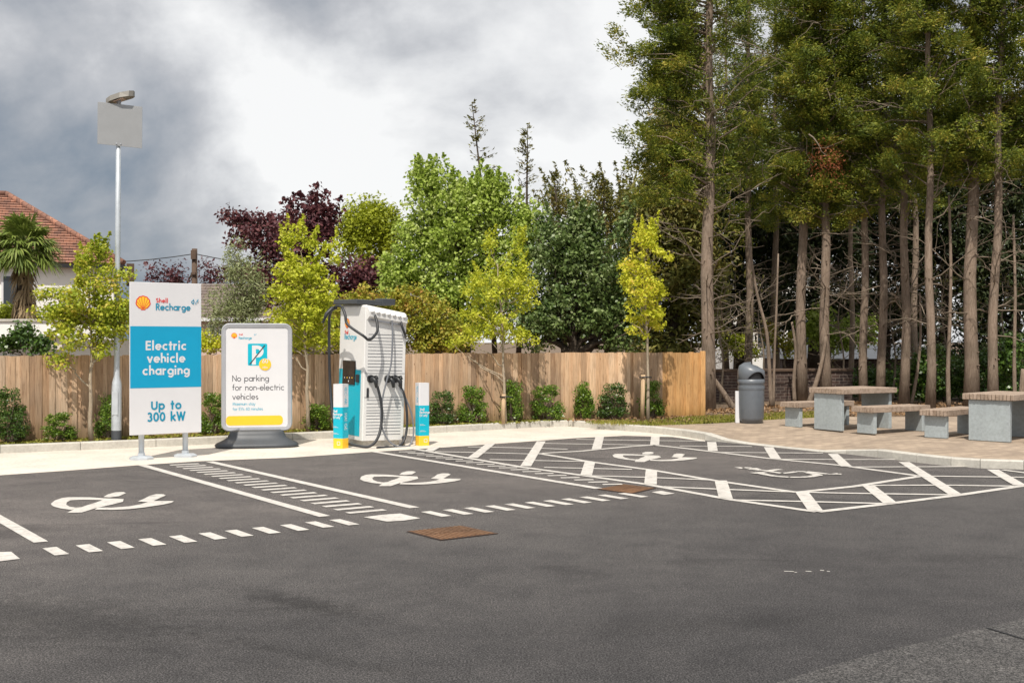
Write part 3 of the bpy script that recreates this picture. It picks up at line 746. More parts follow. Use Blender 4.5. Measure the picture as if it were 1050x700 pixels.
# ------------------------------------------------------------------ forecourt poster stand
yaw=R(12); D=Vector((math.cos(yaw),math.sin(yaw),0)); N=Vector((D.y,-D.x,0))
P=gp(263.5,458); 
root=empty('poster_stand',P,0,'free-standing poster frame with rounded corners on a dark moulded base, no parking notice','sign')
hw=.525; z0=hit(P,D,263,441.5)[1]; z1=hit(P,D,263,331.5)[1]
def rrect(hw,z0,z1,r,off):
    pts=[]
    for cx,cz,a in ((hw-r,z0+r,-90),(hw-r,z1-r,0),(-hw+r,z1-r,90),(-hw+r,z0+r,180)):
        for i in range(7): an=R(a+15*i); pts.append(D*(cx+r*math.cos(an))+UZ*(cz+r*math.sin(an))+N*off)
    return pts
mb=MB(); o1=rrect(hw,z0,z1,.12,.0); o2=rrect(hw,z0,z1,.12,.05); i1=rrect(hw-.012,z0+.012,z1-.012,.11,.062); i2=rrect(hw-.06,z0+.06,z1-.06,.05,.058); i3=rrect(hw-.07,z0+.07,z1-.07,.045,.044)
n=len(o1)
for A,B in ((o1,o2),(o2,i1),(i1,i2),(i2,i3)): mb.add(A+B,[(i,(i+1)%n,n+(i+1)%n,n+i) for i in range(n)],0)
mb.poly(o1[::-1]); mb.build('frame',M['alu'],root)
mb=MB(); mb.poly(rrect(hw-.068,z0+.068,z1-.068,.045,.046)); mb.build('poster',M['white'],root)
fp=N*.047
def on(px,py): t,z=hit(P,D,px,py); return fp+D*t+UZ*z
mb=MB()
pecten(mb,on(240.2,344.3),D,UZ,.085,0,1,.001)
mb.build('emblem',[M['red'],M['yellow']],root)
PM=[M['cyan2'],M['white'],M['ink'],M['yellow']]; mb=MB()
a=on(254.2,374.6); b=on(274,352.2)
mb.add([],[]); 
def rr2(a,b,r,m,lift):
    x0=(a-fp).dot(D); x1=(b-fp).dot(D); rect(mb,fp,D,x0,x1,a.z,b.z,m,lift,N,r)
rr2(a,b,.02,0,.001)
mb.build('parking_square',PM,root); tx(PM,'letter','P',on(260.4,371.8),D,UZ,.235,.24,.1,'l',1,.002)
mb=MB(); p=on(256,373.5); q=on(271.5,354); d=(q-p).normalized(); nn=d.cross(N)*.008
mb.poly([p-nn+N*.0045,q-nn+N*.0045,q+nn+N*.0045,p+nn+N*.0045][::-1],2)
mb.build('slash',PM,root); mb=MB(); disc(mb,on(271.8,373.4),D,UZ,.09,3,.006)
mb.build('time_disc',PM,root); tx(PM,'lettering','60',on(271.8,371.9),D,UZ,.062,.15,.2,'c',1,.0075)
tx(PM,'lettering','mins',on(271.8,377.2),D,UZ,.03,.15,.2,'c',1,.0075)
#[M['cyan2'],M['white'],M['ink'],M['yellow']],root)
mb=MB()
LM=[M['ink'],M['inkcyan'],M['red']]
tx(LM,'lettering','Shell',on(245,343.6),D,UZ,.024,.13,.15,'l',2,.001)
tx(LM,'lettering','Recharge',on(245,347.6),D,UZ,.036,.15,.13,'l',1,.001)
tinyplug(mb,on(260.6,343.6),D,UZ,.03,1,.001)
for s,y in (('No parking',390.5),('for non-electric',399.8),('vehicles',409.2)): tx(LM,'lettering',s,on(238.6,y),D,UZ,.082,.11,.19,'l',0,.001)
for s,y in (('Maximum stay',415.2),('for EVs 60 minutes',420.4)): tx(LM,'lettering',s,on(238.8,y),D,UZ,.042,.12,.16,'l',1,.001)
mb.build('plug_mark',[M['ink'],M['inkcyan'],M['red']],root)
mb=MB(); x0=-hw+.07; x1=(on(290,430)-fp).dot(D); z_0=on(262,435.5).z; z_1=on(262,425.8).z
rr2(fp+D*x0+UZ*z_0,fp+D*x1+UZ*z_1,.055,0,.001); mb.build('yellow_band',M['yellow'],root)
mb=MB(); prof=[(.36,.265),(.40,.235),(.415,.20),(.44,.15),(.52,.10),(.60,.065),(.625,.04),(.61,.012),(.56,0)]
prof=[(0,.265)]+prof+[(0,0)]
n=40; vs=[]
for hx,z in prof:
    for k in range(n):
        an=2*math.pi*k/n; ca,sa=math.cos(an),math.sin(an)
        ex=lambda v:(abs(v)**.6)*(1 if v>0 else -1)
        dep=(.10+(.625-.36)*max(0,(hx-.36)/(.265))*.85) if hx>0 else 0
        vs.append(D*(hx*ex(ca))+N*(dep*ex(sa)+.02)+UZ*z)
mb.add(vs,[(i*n+k,i*n+(k+1)%n,(i+1)*n+(k+1)%n,(i+1)*n+k) for i in range(len(prof)-1) for k in range(n)],0,True)
mb.build('base',M['basegrey'],root)

# ------------------------------------------------------------------ charger
P=gp(371,458.6); P.z=.0
VD=Vector((-.579,.815,0)).normalized(); VN=Vector((-UD.x,-UD.y,0))   # side face normal
WU=.72; WV=.83; HT=2.12
root=empty('ev_charger',P,0,'white rapid charger cabinet with turquoise side and louvred front, cables plugged in','charger')
root.rotation_euler=(0,R(1.6),0)
mb=MB()
mb.box(UD*WU/2+VD*WV/2+UZ*.07,(WU-.10,WV-.1,.14),(UD,VD,UZ),bev=.01); mb.build('plinth',M['kerb'],root)
def cab(z0,z1): return None
mb=MB(); zf=2.12; zr=2.20   # front lip lower than rear; sloping hood over the face
ring0=[(0.012,0),(WU-.012,0),(WU,.012),(WU,WV-.012),(WU-.012,WV),(.012,WV),(0,WV-.012),(0,.012)]
def hz(u,v): return 2.155-.0*v-.10*u/WU
lev=[(.10,0),(1.97,0),(2.0,0)]
vs=[]
for z,off in lev:
    for u,v in ring0: vs.append(UD*u+VD*v+UZ*(z if z<1.99 else hz(u,v)-.03))
for u,v in ring0:
    cu=WU/2+(u-WU/2)*.95; cv=WV/2+(v-WV/2)*.95; vs.append(UD*cu+VD*cv+UZ*hz(u,v))
n=8; fs=[(i+k*n,(i+1)%n+k*n,(i+1)%n+(k+1)*n,i+(k+1)*n) for k in range(3) for i in range(n)]
fs+= [tuple(range(24,32)),tuple(range(7,-1,-1))]
mb.add(vs,fs); body=mb.build('cabinet',M['cabinet'],root)
def onU(px,py,off=0): t,z=hit(P,UD,px,py); return UD*t+UZ*z+UN*off
def onV(px,py,off=0): t,z=hit(P,VD,px,py); return VD*t+UZ*z+VN*off
# hood over the outlets on the front face
mb=MB(); z_a=hz(0,0)
pts=[UD*.03+UN*.002+UZ*1.93,UD*.03+UN*.07+UZ*1.985,UD*.03+UN*.075+UZ*2.06,UD*.03+UN*.0+UZ*2.125]
mb.prism(pts,UD*(WU-.06)-UZ*.085); mb.build('hood',M['cabinet'],root)
mb=MB()
for i in range(7): 
    q=UD*(.08+i*.093)+UN*.078+UZ*(2.055-.011*i); mb.tube([q-UD*.03,q,q+UD*.03],[.014,.024,.014],8)
mb.build('hood_ridge',M['cabinet'],root)
mb=MB(); a=UD*.06+UN*.006+UZ*1.925; mb.prism([a,a+UN*.03,a+UN*.03+UZ*.03,a+UZ*.03],UD*.58-UZ*.07); mb.build('outlet_rail',M['alu'],root)
# louvres
mb=MB(); zz=[]
for py in (342.6,346,349.2,352.5,355.4,358.9,362.2,365.4,369.2,372.4,375.6,379.2,409.6,413.1,416.8,420,422.6,425.4,428.6,432,435.1,438.2,441.5,444.6):
    z=hit(P,UD,392,py)[1]; mb.box(UD*(WU/2)+UN*-.003+UZ*z,(WU-.12,.010,.0095),(UD,UN,UZ))
    if py in (379.2,444.6): mb.build('louvre_panel',M['greycable'],root); mb=MB()
mb=MB()
for z in (hit(P,UD,392,382)[1],hit(P,UD,392,406.5)[1]): mb=MB(); mb.box(UD*(WU/2)+UN*.002+UZ*z,(WU-.03,.006,.004),(UD,UN,UZ)); mb.build('seam',M['greycable'],root)
mb=MB(); zh=hit(P,UD,374,402.5)[1]; mb.box(UD*.07+UN*.008+UZ*zh,(.035,.02,.15),(UD,UN,UZ),bev=.006); mb.build('door_handle',M['rubber'],root)
# side face: turquoise, screen, reader, emblem
mb=MB(); zt_=hit(P,VD,358,379)[1]; rect(mb,Vector(),VD*-1,-WV+.02,-.09,.16,zt_,0,.003,VN); mb.build('turquoise_panel',M['cyan2'],root)
def srect(name,mat,px0,px1,py0,py1,off,th=.02,bev=.004):
    a=onV(px0,py1); b=onV(px1,py0); t0=a.dot(VD); t1=b.dot(VD); zz0=hit(P,VD,(px0+px1)/2,py1)[1]; zz1=hit(P,VD,(px0+px1)/2,py0)[1]
    mb=MB(); mb.box(VD*((t0+t1)/2)+VN*(off)+UZ*((zz0+zz1)/2),(abs(t1-t0),th,zz1-zz0),(VD,VN,UZ),bev=bev); return mb.build(name,mat,root)
srect('screen',M['screen'],350,362.5,370,394.5,.006)
srect('card_reader',M['rubber'],364,367,384,392,.012,.03)
mb=MB()
for i,px in enumerate((352.5,355,357.5,360)): mb=MB(); disc(mb,onV(px,387.5,0),VD*-1,UZ,.012,0,.0175,12); mb.build('screen_icon',M['yellow' if i%2 else 'white'],root)
mb=MB(); disc(mb,onV(356.5,391,0),VD*-1,UZ,.014,0,.0175,12); mb.build('screen_icon',M['white'],root)
mb=MB(); pecten(mb,onV(352.8,332.5,0),VD*-1,UZ,.15,0,1,.004); mb.build('emblem',[M['red'],M['yellow']],root)
LM=[M['red'],M['inkcyan']]; tx(LM,'lettering','Shell',onV(350.5,342.8),VD*-1,UZ,.05,.17,.15,'l',0,.003); tx(LM,'lettering','Recharge',onV(350.5,348),VD*-1,UZ,.075,.17,.13,'l',1,.003)

# dark cover on top
mb=MB(); mb.box(UD*(WU*.30)+VD*(WV*.62)+UZ*2.20,(WU*.85,WV*.95,.075),(UD,VD,UZ),bev=.01)
mb.box(UD*(WU*.64)+VD*(WV*.28)+UZ*2.22,(WU*.32,WV*.3,.095),(UD,VD,UZ),bev=.01); mb.build('top_cover',M['darkbox'],root)
# cables
def smooth(pts,k=6):
    out=[]; n=len(pts)
    for i in range(n-1):
        p0=pts[max(0,i-1)];p1=pts[i];p2=pts[i+1];p3=pts[min(n-1,i+2)]
        for j in range(k):
            t=j/k; out.append(.5*((2*p1)+(p2-p0)*t+(2*p0-5*p1+4*p2-p3)*t*t+(3*p1-p0-3*p2+p3)*t**3))
    out.append(pts[-1]); return out
def cable(pxs,mat,r,name='cable'):
    pts=[(wp(x,y,o)-P) if o>5 else onU(x,y,o) for x,y,o in pxs]
    for p in pts: p.z=max(p.z,.025)
    mb=MB(); mb.tube(smooth(pts),r,8); return mb.build(name,mat,root)
cable([(378.5,322,.05),(379,330,.12),(376,340,.22),(366,348,.30),(358,344,.34),(353,333,17.25),(350,323,17.3),(346,315,17.4),(339.5,315.5,17.6),(334.5,324,17.8),(334.2,340,17.9),(335,365,17.9),(336.5,392,17.9),(339,418,17.8),(342.5,436,17.7),(348,448,17.6),(356,454.5,17.45),(364,456.5,.12),(372,455.5,.24),(379,446,.26),(384,430,.2),(384,412,.17),(381,395,.13)],M['rubber'],.021)
cable([(396.5,325,.05),(396,345,.10),(394,372,.14),(390,388,.15),(386,405,.16),(383.5,425,.18),(386,442,.22),(393,453,.28),(403,457,.32),(411,453,.28),(415.5,442,.24),(415,425,.2),(410,408,.16),(404,396,.12)],M['greycable'],.013)
cable([(405.5,328,.05),(406,335,.10),(409.5,342,.08),(414.5,346,-.06),(416.5,352,-.22),(416,375,-.3),(415,400,-.3),(414.5,425,-.25),(414,443,-.08),(409,452,.14),(401,455.5,.24)],M['rubber'],.019)
cable([(404,393,.10),(408,403,.15),(410,420,.18),(410,436,.2),(406,449,.24),(399,456,.28),(388,457.5,.3),(376,457.5,.32)],M['rubber'],.019)
# plug tail hooked on the side cable arm
mb=MB(); q=wp(341,316,17.65)-P; mb.tube([q,q-UD*.07-UZ*.02,q-UD*.16-UZ*.10,q-UD*.22-UZ*.24],[.03,.034,.03,.016],8); mb.build('cable_arm',M['rubber'],root)
for px,py in ((378,388),(395.5,387.5),(403,387.5)):
    t,z=hit(P,UD,px,py); c=UD*t+UZ*z
    mb=MB(); mb.tube([c+UN*.0,c+UN*.035],[.062,.058],14); hs=mb.build('connector_holster',M['rubber'],root)
    mb=MB(); mb.tube([c+UN*.02,c+UN*.09,c+UN*.13-UZ*.03+UD*.02,c+UN*.13-UZ*.13+UD*.035],[.045,.045,.036,.022],10)
    mb.tube([c+UN*.08+UZ*.03,c+UN*.15+UZ*.045+UD*.02,c+UN*.17+UD*.03],[.016,.018,.014],7); mb.build('connector',M['rubber'],root)
for px,py in ((378.5,322),(396.5,325),(405.5,328)):
    mb=MB(); c=onU(px,py,.04); mb.tube([c+UZ*.03,c-UZ*.04],.03,10); mb.build('cable_outlet',M['alu'],root)
srect('service_socket',M['rubber'],347.2,348.2,400,402,.004)

# ------------------------------------------------------------------ bollards
def bollard(px,py,rot,label,flip):
    global root
    P0=gp(px,py); s=.17; h=.965
    root=empty('square_bollard',P0,rot,label,'bollard','printed square bollards by the charger')
    X=Vector((1,0,0));Y=Vector((0,1,0))
    for a,b,mm,nm in ((0,.155,'yellow','yellow_foot'),(.155,.62,'cyan2','turquoise_sleeve'),(.62,h,'white','white_top')):
        mb=MB(); pts=[]
        for k in range(8):
            c=s/2; q=.012; pts=[(-c+q,-c),(c-q,-c),(c,-c+q),(c,c-q),(c-q,c),(-c+q,c),(-c,c-q),(-c,-c+q)]
        mb.prism([Vector((x,y,a)) for x,y in pts],(0,0,b-a)); mb.build(nm,M[mm],root)
    mb=MB()
    # front face -Y : words ; other face -X (flip False) or +X
    f=Vector((-.075,-s/2-.001,0)); 
    fx=X; 
    for wd,z in (('Shell',.545),('Recharge',.50),('only',.455)) : pass
    LM=[M['white'],M['inkcyan']]
    tx(LM,'lettering','Shell',f+UZ*.545,X,UZ,.032,.2,.14,'l',0,.001); tx(LM,'lettering','Recharge',f+UZ*.50,X,UZ,.032,.2,.1,'l',0,.001); tx(LM,'lettering','EV only',f+UZ*.452,X,UZ,.032,.2,.12,'l',0,.001)
    for z,w in ((.33,.06),(.318,.09),(.235,.075),(.222,.10)): mb.box(f+X*w/2+UZ*z-Y*.0008,(w,.001,.0045),m=0)
    # square mark on the yellow foot
    c=Vector((0.02,-s/2-.0012,.082))
    for a,b in (((-1,-1),(1,-1)),((1,-1),(1,1)),((1,1),(-1,1)),((-1,1),(-1,-1))):
        m_=(Vector((a[0],0,a[1]))+Vector((b[0],0,b[1])))*.5*.024
        mb.box(c+m_,(.055 if a[1]==b[1] else .008,.0012,.055 if a[0]==b[0] else .008),m=0)
    # vertical caps on the side face
    if flip: o=Vector((s/2+.001,-.02,0)); ux=UZ*-1; uy=Y; nrmfix=1
    else: o=Vector((-s/2-.001,.02,0)); ux=UZ*-1; uy=Y*-1
    # reading downwards
    if flip:
        tx(LM,'lettering','RECHARGE',o+UZ*.92,UZ*-1,Y*1,.055,.16,.2,'l',1,-.0012)
        tx(LM,'lettering','CHARGE',o+UZ*.58,UZ*-1,Y*1,.055,.16,.3,'l',0,-.0012)
    else:
        tx(LM,'lettering','RECHARGE',o+UZ*.92,UZ*-1,Y*-1,.055,.16,.2,'l',1,-.0012)
    mb.build('small_print',[M['white'],M['inkcyan']],root)
bollard(349.5,459.5,R(-27),'square white, turquoise and yellow bollard in front of the left side of the charger',True)
bollard(433,456.5,R(27),'square white, turquoise and yellow bollard standing alone to the right of the charger',False)

# ------------------------------------------------------------------ lamp post
P=gp(119.3,450.5,kz)
root=empty('lamp_post',P,0,'slender galvanised lamp post in the planting bed with a square plate near its top','street lamp')
root.rotation_euler=(0,R(.4),0)
mb=MB(); mb.lathe([(.075,0),(.075,.14)],n=20); mb.build('root_band',M['basegrey'],root)
mb=MB(); zt=1.6-(100-350)/F*P.y-kz; mb.lathe([(.074,.14),(.074,.82),(.068,.86),(.046,.95),(.043,1.1),(.038,3),(.034,zt),(0,zt)],n=20); mb.build('pole',M['galv'],root)
mb=MB(); mb.box((0,-.0765,.55),(.09,.006,.35),bev=.002); mb.build('access_door',M['galv'],root)
a=R(20); D2=Vector((math.cos(a),math.sin(a),0)); N2=Vector((D2.y,-D2.x,0)); U2=(UZ+D2*-.03).normalized(); D3=(D2-UZ*.045).normalized()
zc=1.6-(129-350)/F*P.y-kz
mb=MB(); mb.box(UZ*zc+N2*-.05+D2*.02,(.64,.006,.63),(D3,N2,UZ),bev=.002)
sp=mb.build('square_plate',M['plate'],root); sp.location=N2*.1
mb=MB()
for dx in (-.03,.03): mb.box(UZ*(zc-.28)+N2*.056+D2*dx,(.02,.012,.02),(D2,N2,UZ))
mb.build('bracket_bolt',M['alu'],root)
mb=MB()
zt2=1.6-(103-350)/F*P.y-kz
prof=[(-.17,-.05,.06),(-.1,-.01,.09),(.05,.04,.10),(.18,.07,.075),(.23,.08,.03)]
vs=[]
for x,z,w in prof:
    c=Vector((x,0,zt2+z+.02)); T=.05
    w*=.8; T=.042; vs+=[c+Vector((0,-w*1.6,-T)),c+Vector((0,w*1.6,-T)),c+Vector((0,w*1.3,T)),c+Vector((0,-w*1.3,T))]
fs=[(4*i+j,4*i+(j+1)%4,4*i+4+(j+1)%4,4*i+4+j) for i in range(4) for j in range(4)]+[(0,3,2,1),(16,17,18,19)]
mb.add(vs,fs,0,False); mb.build('lamp_head',M['lamphead'],root)
mb=MB(); mb.add([Vector((x,y,zt2+z+.02-.054)) for x,y,z in ((-.06,-.1,.0),(.14,-.09,.082),(.14,.09,.082),(-.06,.1,.0))],[(3,2,1,0)]); mb.build('lamp_lens',M['pink'],root)

# ------------------------------------------------------------------ litter bin and marker post
P=gp(770.2,433.6,kz)
root=empty('litter_bin',P,R(72),'dark grey round litter bin with hooded top on the paving','litter bin')
mb=MB(); mb.lathe([(0,.0),(.19,0),(.19,.03),(.205,.035),(.225,.10),(.232,.35),(.236,.63),(.230,.70),(.232,.705),(.232,.72),(.0,.72)],n=40); mb.build('body',M['bin'],root)
mb=MB(); mb.lathe([(.237,.60),(.242,.62),(.242,.66),(.237,.68)],n=40); mb.build('rim_band',M['bin'],root)
mb=MB(); n=48; rings=[(.232,.72,0),(.240,.76,0),(.242,.80,0)]
# hood: arched openings front and back
vs=[];fs=[]
def zb(an): return .80+.13*max(0,math.sin(2*an+.3))**.8*(1 if True else 0)
for k in range(n):
    an=2*math.pi*k/n; c,s_=math.cos(an),math.sin(an); top=1.01+.05*c*0+.035*s_
    b=zb(an)
    for r,z in ((.242,b),(.248,b+.01),(.240,max(b+.02,.95)),(.215,top),(.12,top+.055),(.0,top+.065)):
        vs.append((r*c,r*s_,z))
for k in range(n):
    j=(k+1)%n
    for i in range(5): fs.append((k*6+i,j*6+i,j*6+i+1,k*6+i+1))
mb.add(vs,fs,0,True); mb.lathe([(.236,.715),(.242,.73),(.242,.80),(.22,.80)],n=40); mb.build('hood',M['bin'],root)
mb=MB(); mb.lathe([(.205,.72),(.205,.98)],n=32); mb.build('liner',M['dark'],root)
mb=MB(); mb.box((.12,-.205,.30),(.03,.02,.05),bev=.004); mb.build('lock',M['dark'],root)
for k in range(4):
    pass
P=gp(756,433.6,kz)
ob=MB(); ob.box((0,0,.29),(.075,.06,.58),bev=.006); o=ob.build('marker_post',M['white'],None,P)
tag(o,'short plain white post standing against the left side of the litter bin','post')

# ------------------------------------------------------------------ picnic tables
def slab_top(mb,L,W,H,n,z,D,Wd):
    w=W/n
    for i in range(n):
        c=Wd*(-W/2+w*(i+.5))+UZ*(z-H/2); mb.box(c,(L+random.uniform(-.006,.006),w*.86,H),(D,Wd,UZ),bev=.004)
def picnic(P,ang,label,n_far,group='picnic tables with benches'):
    """table and its two benches, each one a thing"""
    D=Vector((math.cos(ang),math.sin(ang),0)); Wd=Vector((D.y,-D.x,0)); out=[]
    for nm,off,L,W,H,leg,cat,lb in (('picnic_table',0,1.27,.78,.70,(.62,.62),'table',label[0]),('picnic_bench',-.83,1.36,.44,.43,(.36,.36),'bench',label[1]),('picnic_bench',.83,1.36,.44,.43,(.36,.36),'bench',label[2])):
        base=P+Wd*off+D*.56
        root=empty(nm,base,0,lb,cat,'picnic tables' if cat=='table' else 'picnic benches')
        mb=MB(); slab_top(mb,L,W,.088,int(W/.055),H+.0,D,Wd)
        mb.build('table_top' if cat=='table' else 'seat',M['slat'],root)
        for s in (-1,1):
            mb=MB(); mb.box(D*(.56*s)+UZ*((H-.088)/2-.001),(.07,leg[0],H-.090),(D,Wd,UZ),bev=.006); mb.build('leg',M['slab'],root)
        mb=MB()
        for s in (-1,1): mb.box(D*(.56*s)+UZ*(H-.115),(.16,leg[0]*.95,.01),(D,Wd,UZ))
        out.append(root)
    return out
random.seed(3)
picnic(gp(850,440.6,kz),R(30),('slatted timber picnic table on concrete slab legs, nearer the litter bin','slatted bench behind the picnic table nearer the litter bin','slatted bench in front of the picnic table nearer the litter bin'),0)
picnic(gp(1015,452,kz),R(44),('slatted timber picnic table on concrete slab legs cut by the right edge of the photo','slatted bench on the left side of the table at the right edge','slatted bench barely showing at the right edge, in front of the last table'),0)

# ================================================================== planting in the bed
random.seed(21)
def shrub_mesh(seed,mat):
    g=np.random.default_rng(seed); Cc=[]
    for i in range(46):
        t=g.random(); r=(.40*(1-.45*t))*(.5+.5*g.random()); a=g.random()*6.283
        Cc.append((r*math.cos(a),r*math.sin(a)*.8,.12+.85*t))
    Cc=np.array(Cc); P=scatter(Cc,60,.15,seed,.9); P=P[P[:,2]>.02]
    return Cc,P
protos=[]
for k,mt in enumerate(('shrub','shrub_dark','shrub')):
    Cc,Pp=shrub_mesh(50+k,M[mt]); r=empty('fence_shrub'); leaves('foliage',Pp,.062,M[mt],r,.5,0,60+k)
    mb=MB()
    for i in range(0,46,3): limb(mb,(random.gauss(0,.03),random.gauss(0,.03),0),Cc[i],.012,.004,4,.1)
    mb.build('stems',M['twig'],r); protos.append(r)
def bedpoint(px,frac=.5):
    # between kerb back and fence
    k=(px-CX)/F; t,_=hit(fa,dl,px); 
    if t<(fb-fa).length: q=fa+dl*t
    else:
        dd=(fc-fb).normalized(); t2,_=hit(fb,dd,px); q=fb+dd*t2
    nn=Vector((dl.y,-dl.x,0)); q=q+nn*(.36*frac+.06); q.z=kz-.015
    return q
used=set()
SH=[(8,36,400,1,'dark green shrub at the very left edge, against the fence'),(57,34,424,0,'low round shrub between the left edge and the maple stem'),
 (108,26,405,2,'upright shrub partly behind the lamp post'),(214,27,404,0,'shrub between the two signs at the fence foot'),
 (322,42,414,2,'spreading shrub between the poster stand and the charger'),(447,30,402,1,'shrub just behind the right bollard'),
 (479,31,397,0,'shrub midway between the right bollard and the staked slender tree'),(520,32,390,2,'shrub beside the slender staked tree in mid fence'),
 (554,33,396,0,'shrub immediately right of the mid-fence staked tree, before the fence bend'),(592,29,392,2,'shrub at the fence bend, left of a close pair'),
 (622,30,394,1,'shrub at the fence bend, right of a close pair'),(660,30,392,0,'shrub behind the stake of the yellow young tree')]
for i,(px,w,top,k,lb) in enumerate(SH):
    r=protos[k] if k not in used else copy_tree(protos[k]); used.add(k)
    p=bedpoint(px,.45); t_=(EYE-(top-350)/F*p.y)-p.z; s=w*p.y/F/.74
    r.location=p; r.scale=(s,s*.8,t_/1.02); r.rotation_euler=(0,0,random.uniform(0,6))
    tag(r,lb,'shrub','shrubs along the fence')

# young trees in the bed
def at(px,frac): return bedpoint(px,frac)
p=at(88,.9)
d=p.y
tree('young_maple',p,[blob(95,300,30,42,d),blob(85,335,38,34,d),blob(62,312,26,22,d),blob(112,330,26,30,d),blob(60,366,20,8,d),blob(92,262,16,16,d),blob(120,300,16,40,d),blob(45,298,10,10,d)],M['mapleleft'],
     'young maple with orange-tipped leaves beside the lamp post','tree',n=150,per=72,rad=.17,leaf=.050,trunk_r=.034,seed=5,nlimb=34,shoots=16,shl=.28,aspect=.75,group='young trees in the bed')
p=at(307,.9); d=p.y
tree('young_tree',p,[blob(308,330,36,32,d),blob(300,292,28,30,d),blob(325,262,11,22,d),blob(345,262,8,16,d),blob(297,255,10,18,d),blob(316,300,30,40,d),blob(330,340,22,18,d),blob(280,345,18,12,d),blob(310,244,8,8,d)],M['youngleaf'],
     'yellow-green young tree rising behind the poster stand','tree',n=170,per=66,rad=.16,leaf=.053,trunk_r=.034,seed=6,nlimb=40,shoots=16,shl=.28,aspect=.7,group='young trees in the bed')
p=at(507,.9); d=p.y
tree('young_tree',p,[blob(515,330,30,28,d),blob(500,300,28,26,d),blob(485,330,18,20,d),blob(538,300,14,30,d),blob(504,258,9,14,d),blob(535,262,8,20,d),blob(520,285,24,20,d),blob(475,350,18,8,d),blob(540,345,18,10,d)],M['youngleaf'],
     'airy green young tree with a pale stem in the middle of the fence','tree',n=125,per=60,rad=.16,leaf=.050,trunk_r=.03,seed=7,nlimb=36,shoots=16,shl=.28,aspect=.7,group='young trees in the bed')
p=gp(664.5,433,kz-.015); d=p.y; ptree=p.copy()
tree('young_tree',p,[blob(660,300,24,36,d),blob(664,255,16,24,d),blob(648,280,16,20,d),blob(676,310,14,26,d),blob(662,335,20,12,d),blob(640,292,10,8,d),blob(664,235,8,8,d),blob(685,262,6,10,d)],M['yellowleaf'],
     'bright yellow young tree tied to a stake beside the grass','tree',n=105,per=56,rad=.14,leaf=.050,trunk_r=.032,seed=8,nlimb=36,shoots=16,shl=.28,aspect=.75,group='young trees in the bed')
for px,py,top,lb in ((658.5,433.5,384,'timber stake supporting the bright yellow young tree'),(504,434.5,404,'short timber stake beside the slender mid-fence tree')):
    q=gp(px,py,kz-.01) if px>600 else at(503,1.05)
    h=(EYE-(top-350)/F*q.y)-q.z
    o=MB(); o.tube([Vector((0,0,0)),Vector((.02,0,h))],.04,10); ob=o.build('tree_stake',M['stake'],None,q); tag(ob,lb,'stake','tree stakes')
    o=MB(); pts=[Vector((-.05,-.035,h-.05)),Vector((.06,-.055,h-.04)),Vector((.17,-.03,h-.05)),Vector((.17,.04,h-.05)),Vector((.0,.05,h-.05)),Vector((-.05,-.035,h-.05))]
    o.tube(pts,.012,6); o.build('tie',M['rubber'],ob)

# ================================================================== trees beyond the fence
tree('purple_plum_tree',wp(300,372,32)*1,[blob(300,245,42,42,32),blob(262,240,30,28,32),blob(333,232,20,26,32),blob(368,286,28,32,32),blob(316,214,16,12,32),blob(385,290,26,28,32),blob(330,300,45,35,32),blob(240,228,16,12,32),blob(285,285,40,36,32),blob(385,300,24,24,32)],
     M['plum'],'wide dark purple plum tree beyond the fence behind the charger',n=300,per=60,rad=.36,leaf=.11,trunk_r=.14,bark='bark2',seed=12,nlimb=70,shell=.3,aspect=.7,shoots=26,shl=.3)
tree('distant_plum_tree',wp(172,370,46),[blob(172,286,20,16,46),blob(160,284,10,12,46),blob(215,280,10,14,46),blob(240,285,16,14,46)],M['plum'],'small far-off purple tree near the telegraph pole',n=50,per=40,rad=.4,leaf=.13,trunk_r=.1,bark='bark2',seed=13,nlimb=20)
tree('lime_tree',wp(378,372,37),[blob(380,250,34,42,37),blob(374,230,28,22,37),blob(392,232,20,22,37)],M['lime'],'bright lime-green domed tree behind the purple plum',n=210,per=60,rad=.32,leaf=.11,trunk_r=.15,bark='bark2',seed=14,shell=.55,squash=1.5)
tree('olive_shrub',wp(245,378,23.5),[blob(240,330,28,30,23.5),blob(250,290,20,40,23.5),blob(228,318,16,28,23.5),blob(238,268,6,26,23.5),blob(262,300,8,30,23.5),blob(262,345,24,16,23.5)],M['olive'],
     'feathery grey-green olive-like shrub beyond the fence above the poster stand','shrub',n=150,per=60,rad=.2,leaf=.085,trunk_r=.06,bark='twig',seed=15,nlimb=50,aspect=.22,squash=1.5)
tree('mixed_shrub',wp(350,378,23.8),[blob(345,335,36,30,23.8),blob(300,345,30,24,23.8),blob(385,340,28,26,23.8),blob(370,312,24,20,23.8),blob(395,318,16,16,23.8)],M['mixed'],
     'green and russet shrub leaning over the fence behind the charger','shrub',n=190,per=56,rad=.24,leaf=.075,trunk_r=.06,bark='twig',seed=16,nlimb=40)
tree('mixed_shrub',wp(440,378,24.2),[blob(440,335,34,30,24.2),blob(418,310,22,22,24.2),blob(462,345,26,20,24.2),blob(430,345,30,18,24.2)],M['mixed'],
     'russet-tinted shrub over the fence just right of the charger','shrub',n=150,per=56,rad=.24,leaf=.075,trunk_r=.06,bark='twig',seed=17,nlimb=40)
tree('green_maple_tree',wp(475,376,27),[blob(470,240,48,44,27),blob(430,265,36,36,27),blob(500,215,36,28,27),blob(452,205,34,26,27),blob(430,238,22,24,27),blob(408,280,18,22,27),blob(520,260,36,40,27),blob(420,300,34,34,27),blob(480,310,55,45,27),blob(500,198,24,14,27),blob(540,225,16,20,27),blob(438,182,14,10,27)],
     M['maple'],'large bright green maple beyond the fence in the middle of the photo',n=620,per=70,rad=.30,leaf=.078,trunk_r=.16,bark='bark2',seed=18,nlimb=80,shell=.4,aspect=.8,shoots=90,shl=.42)
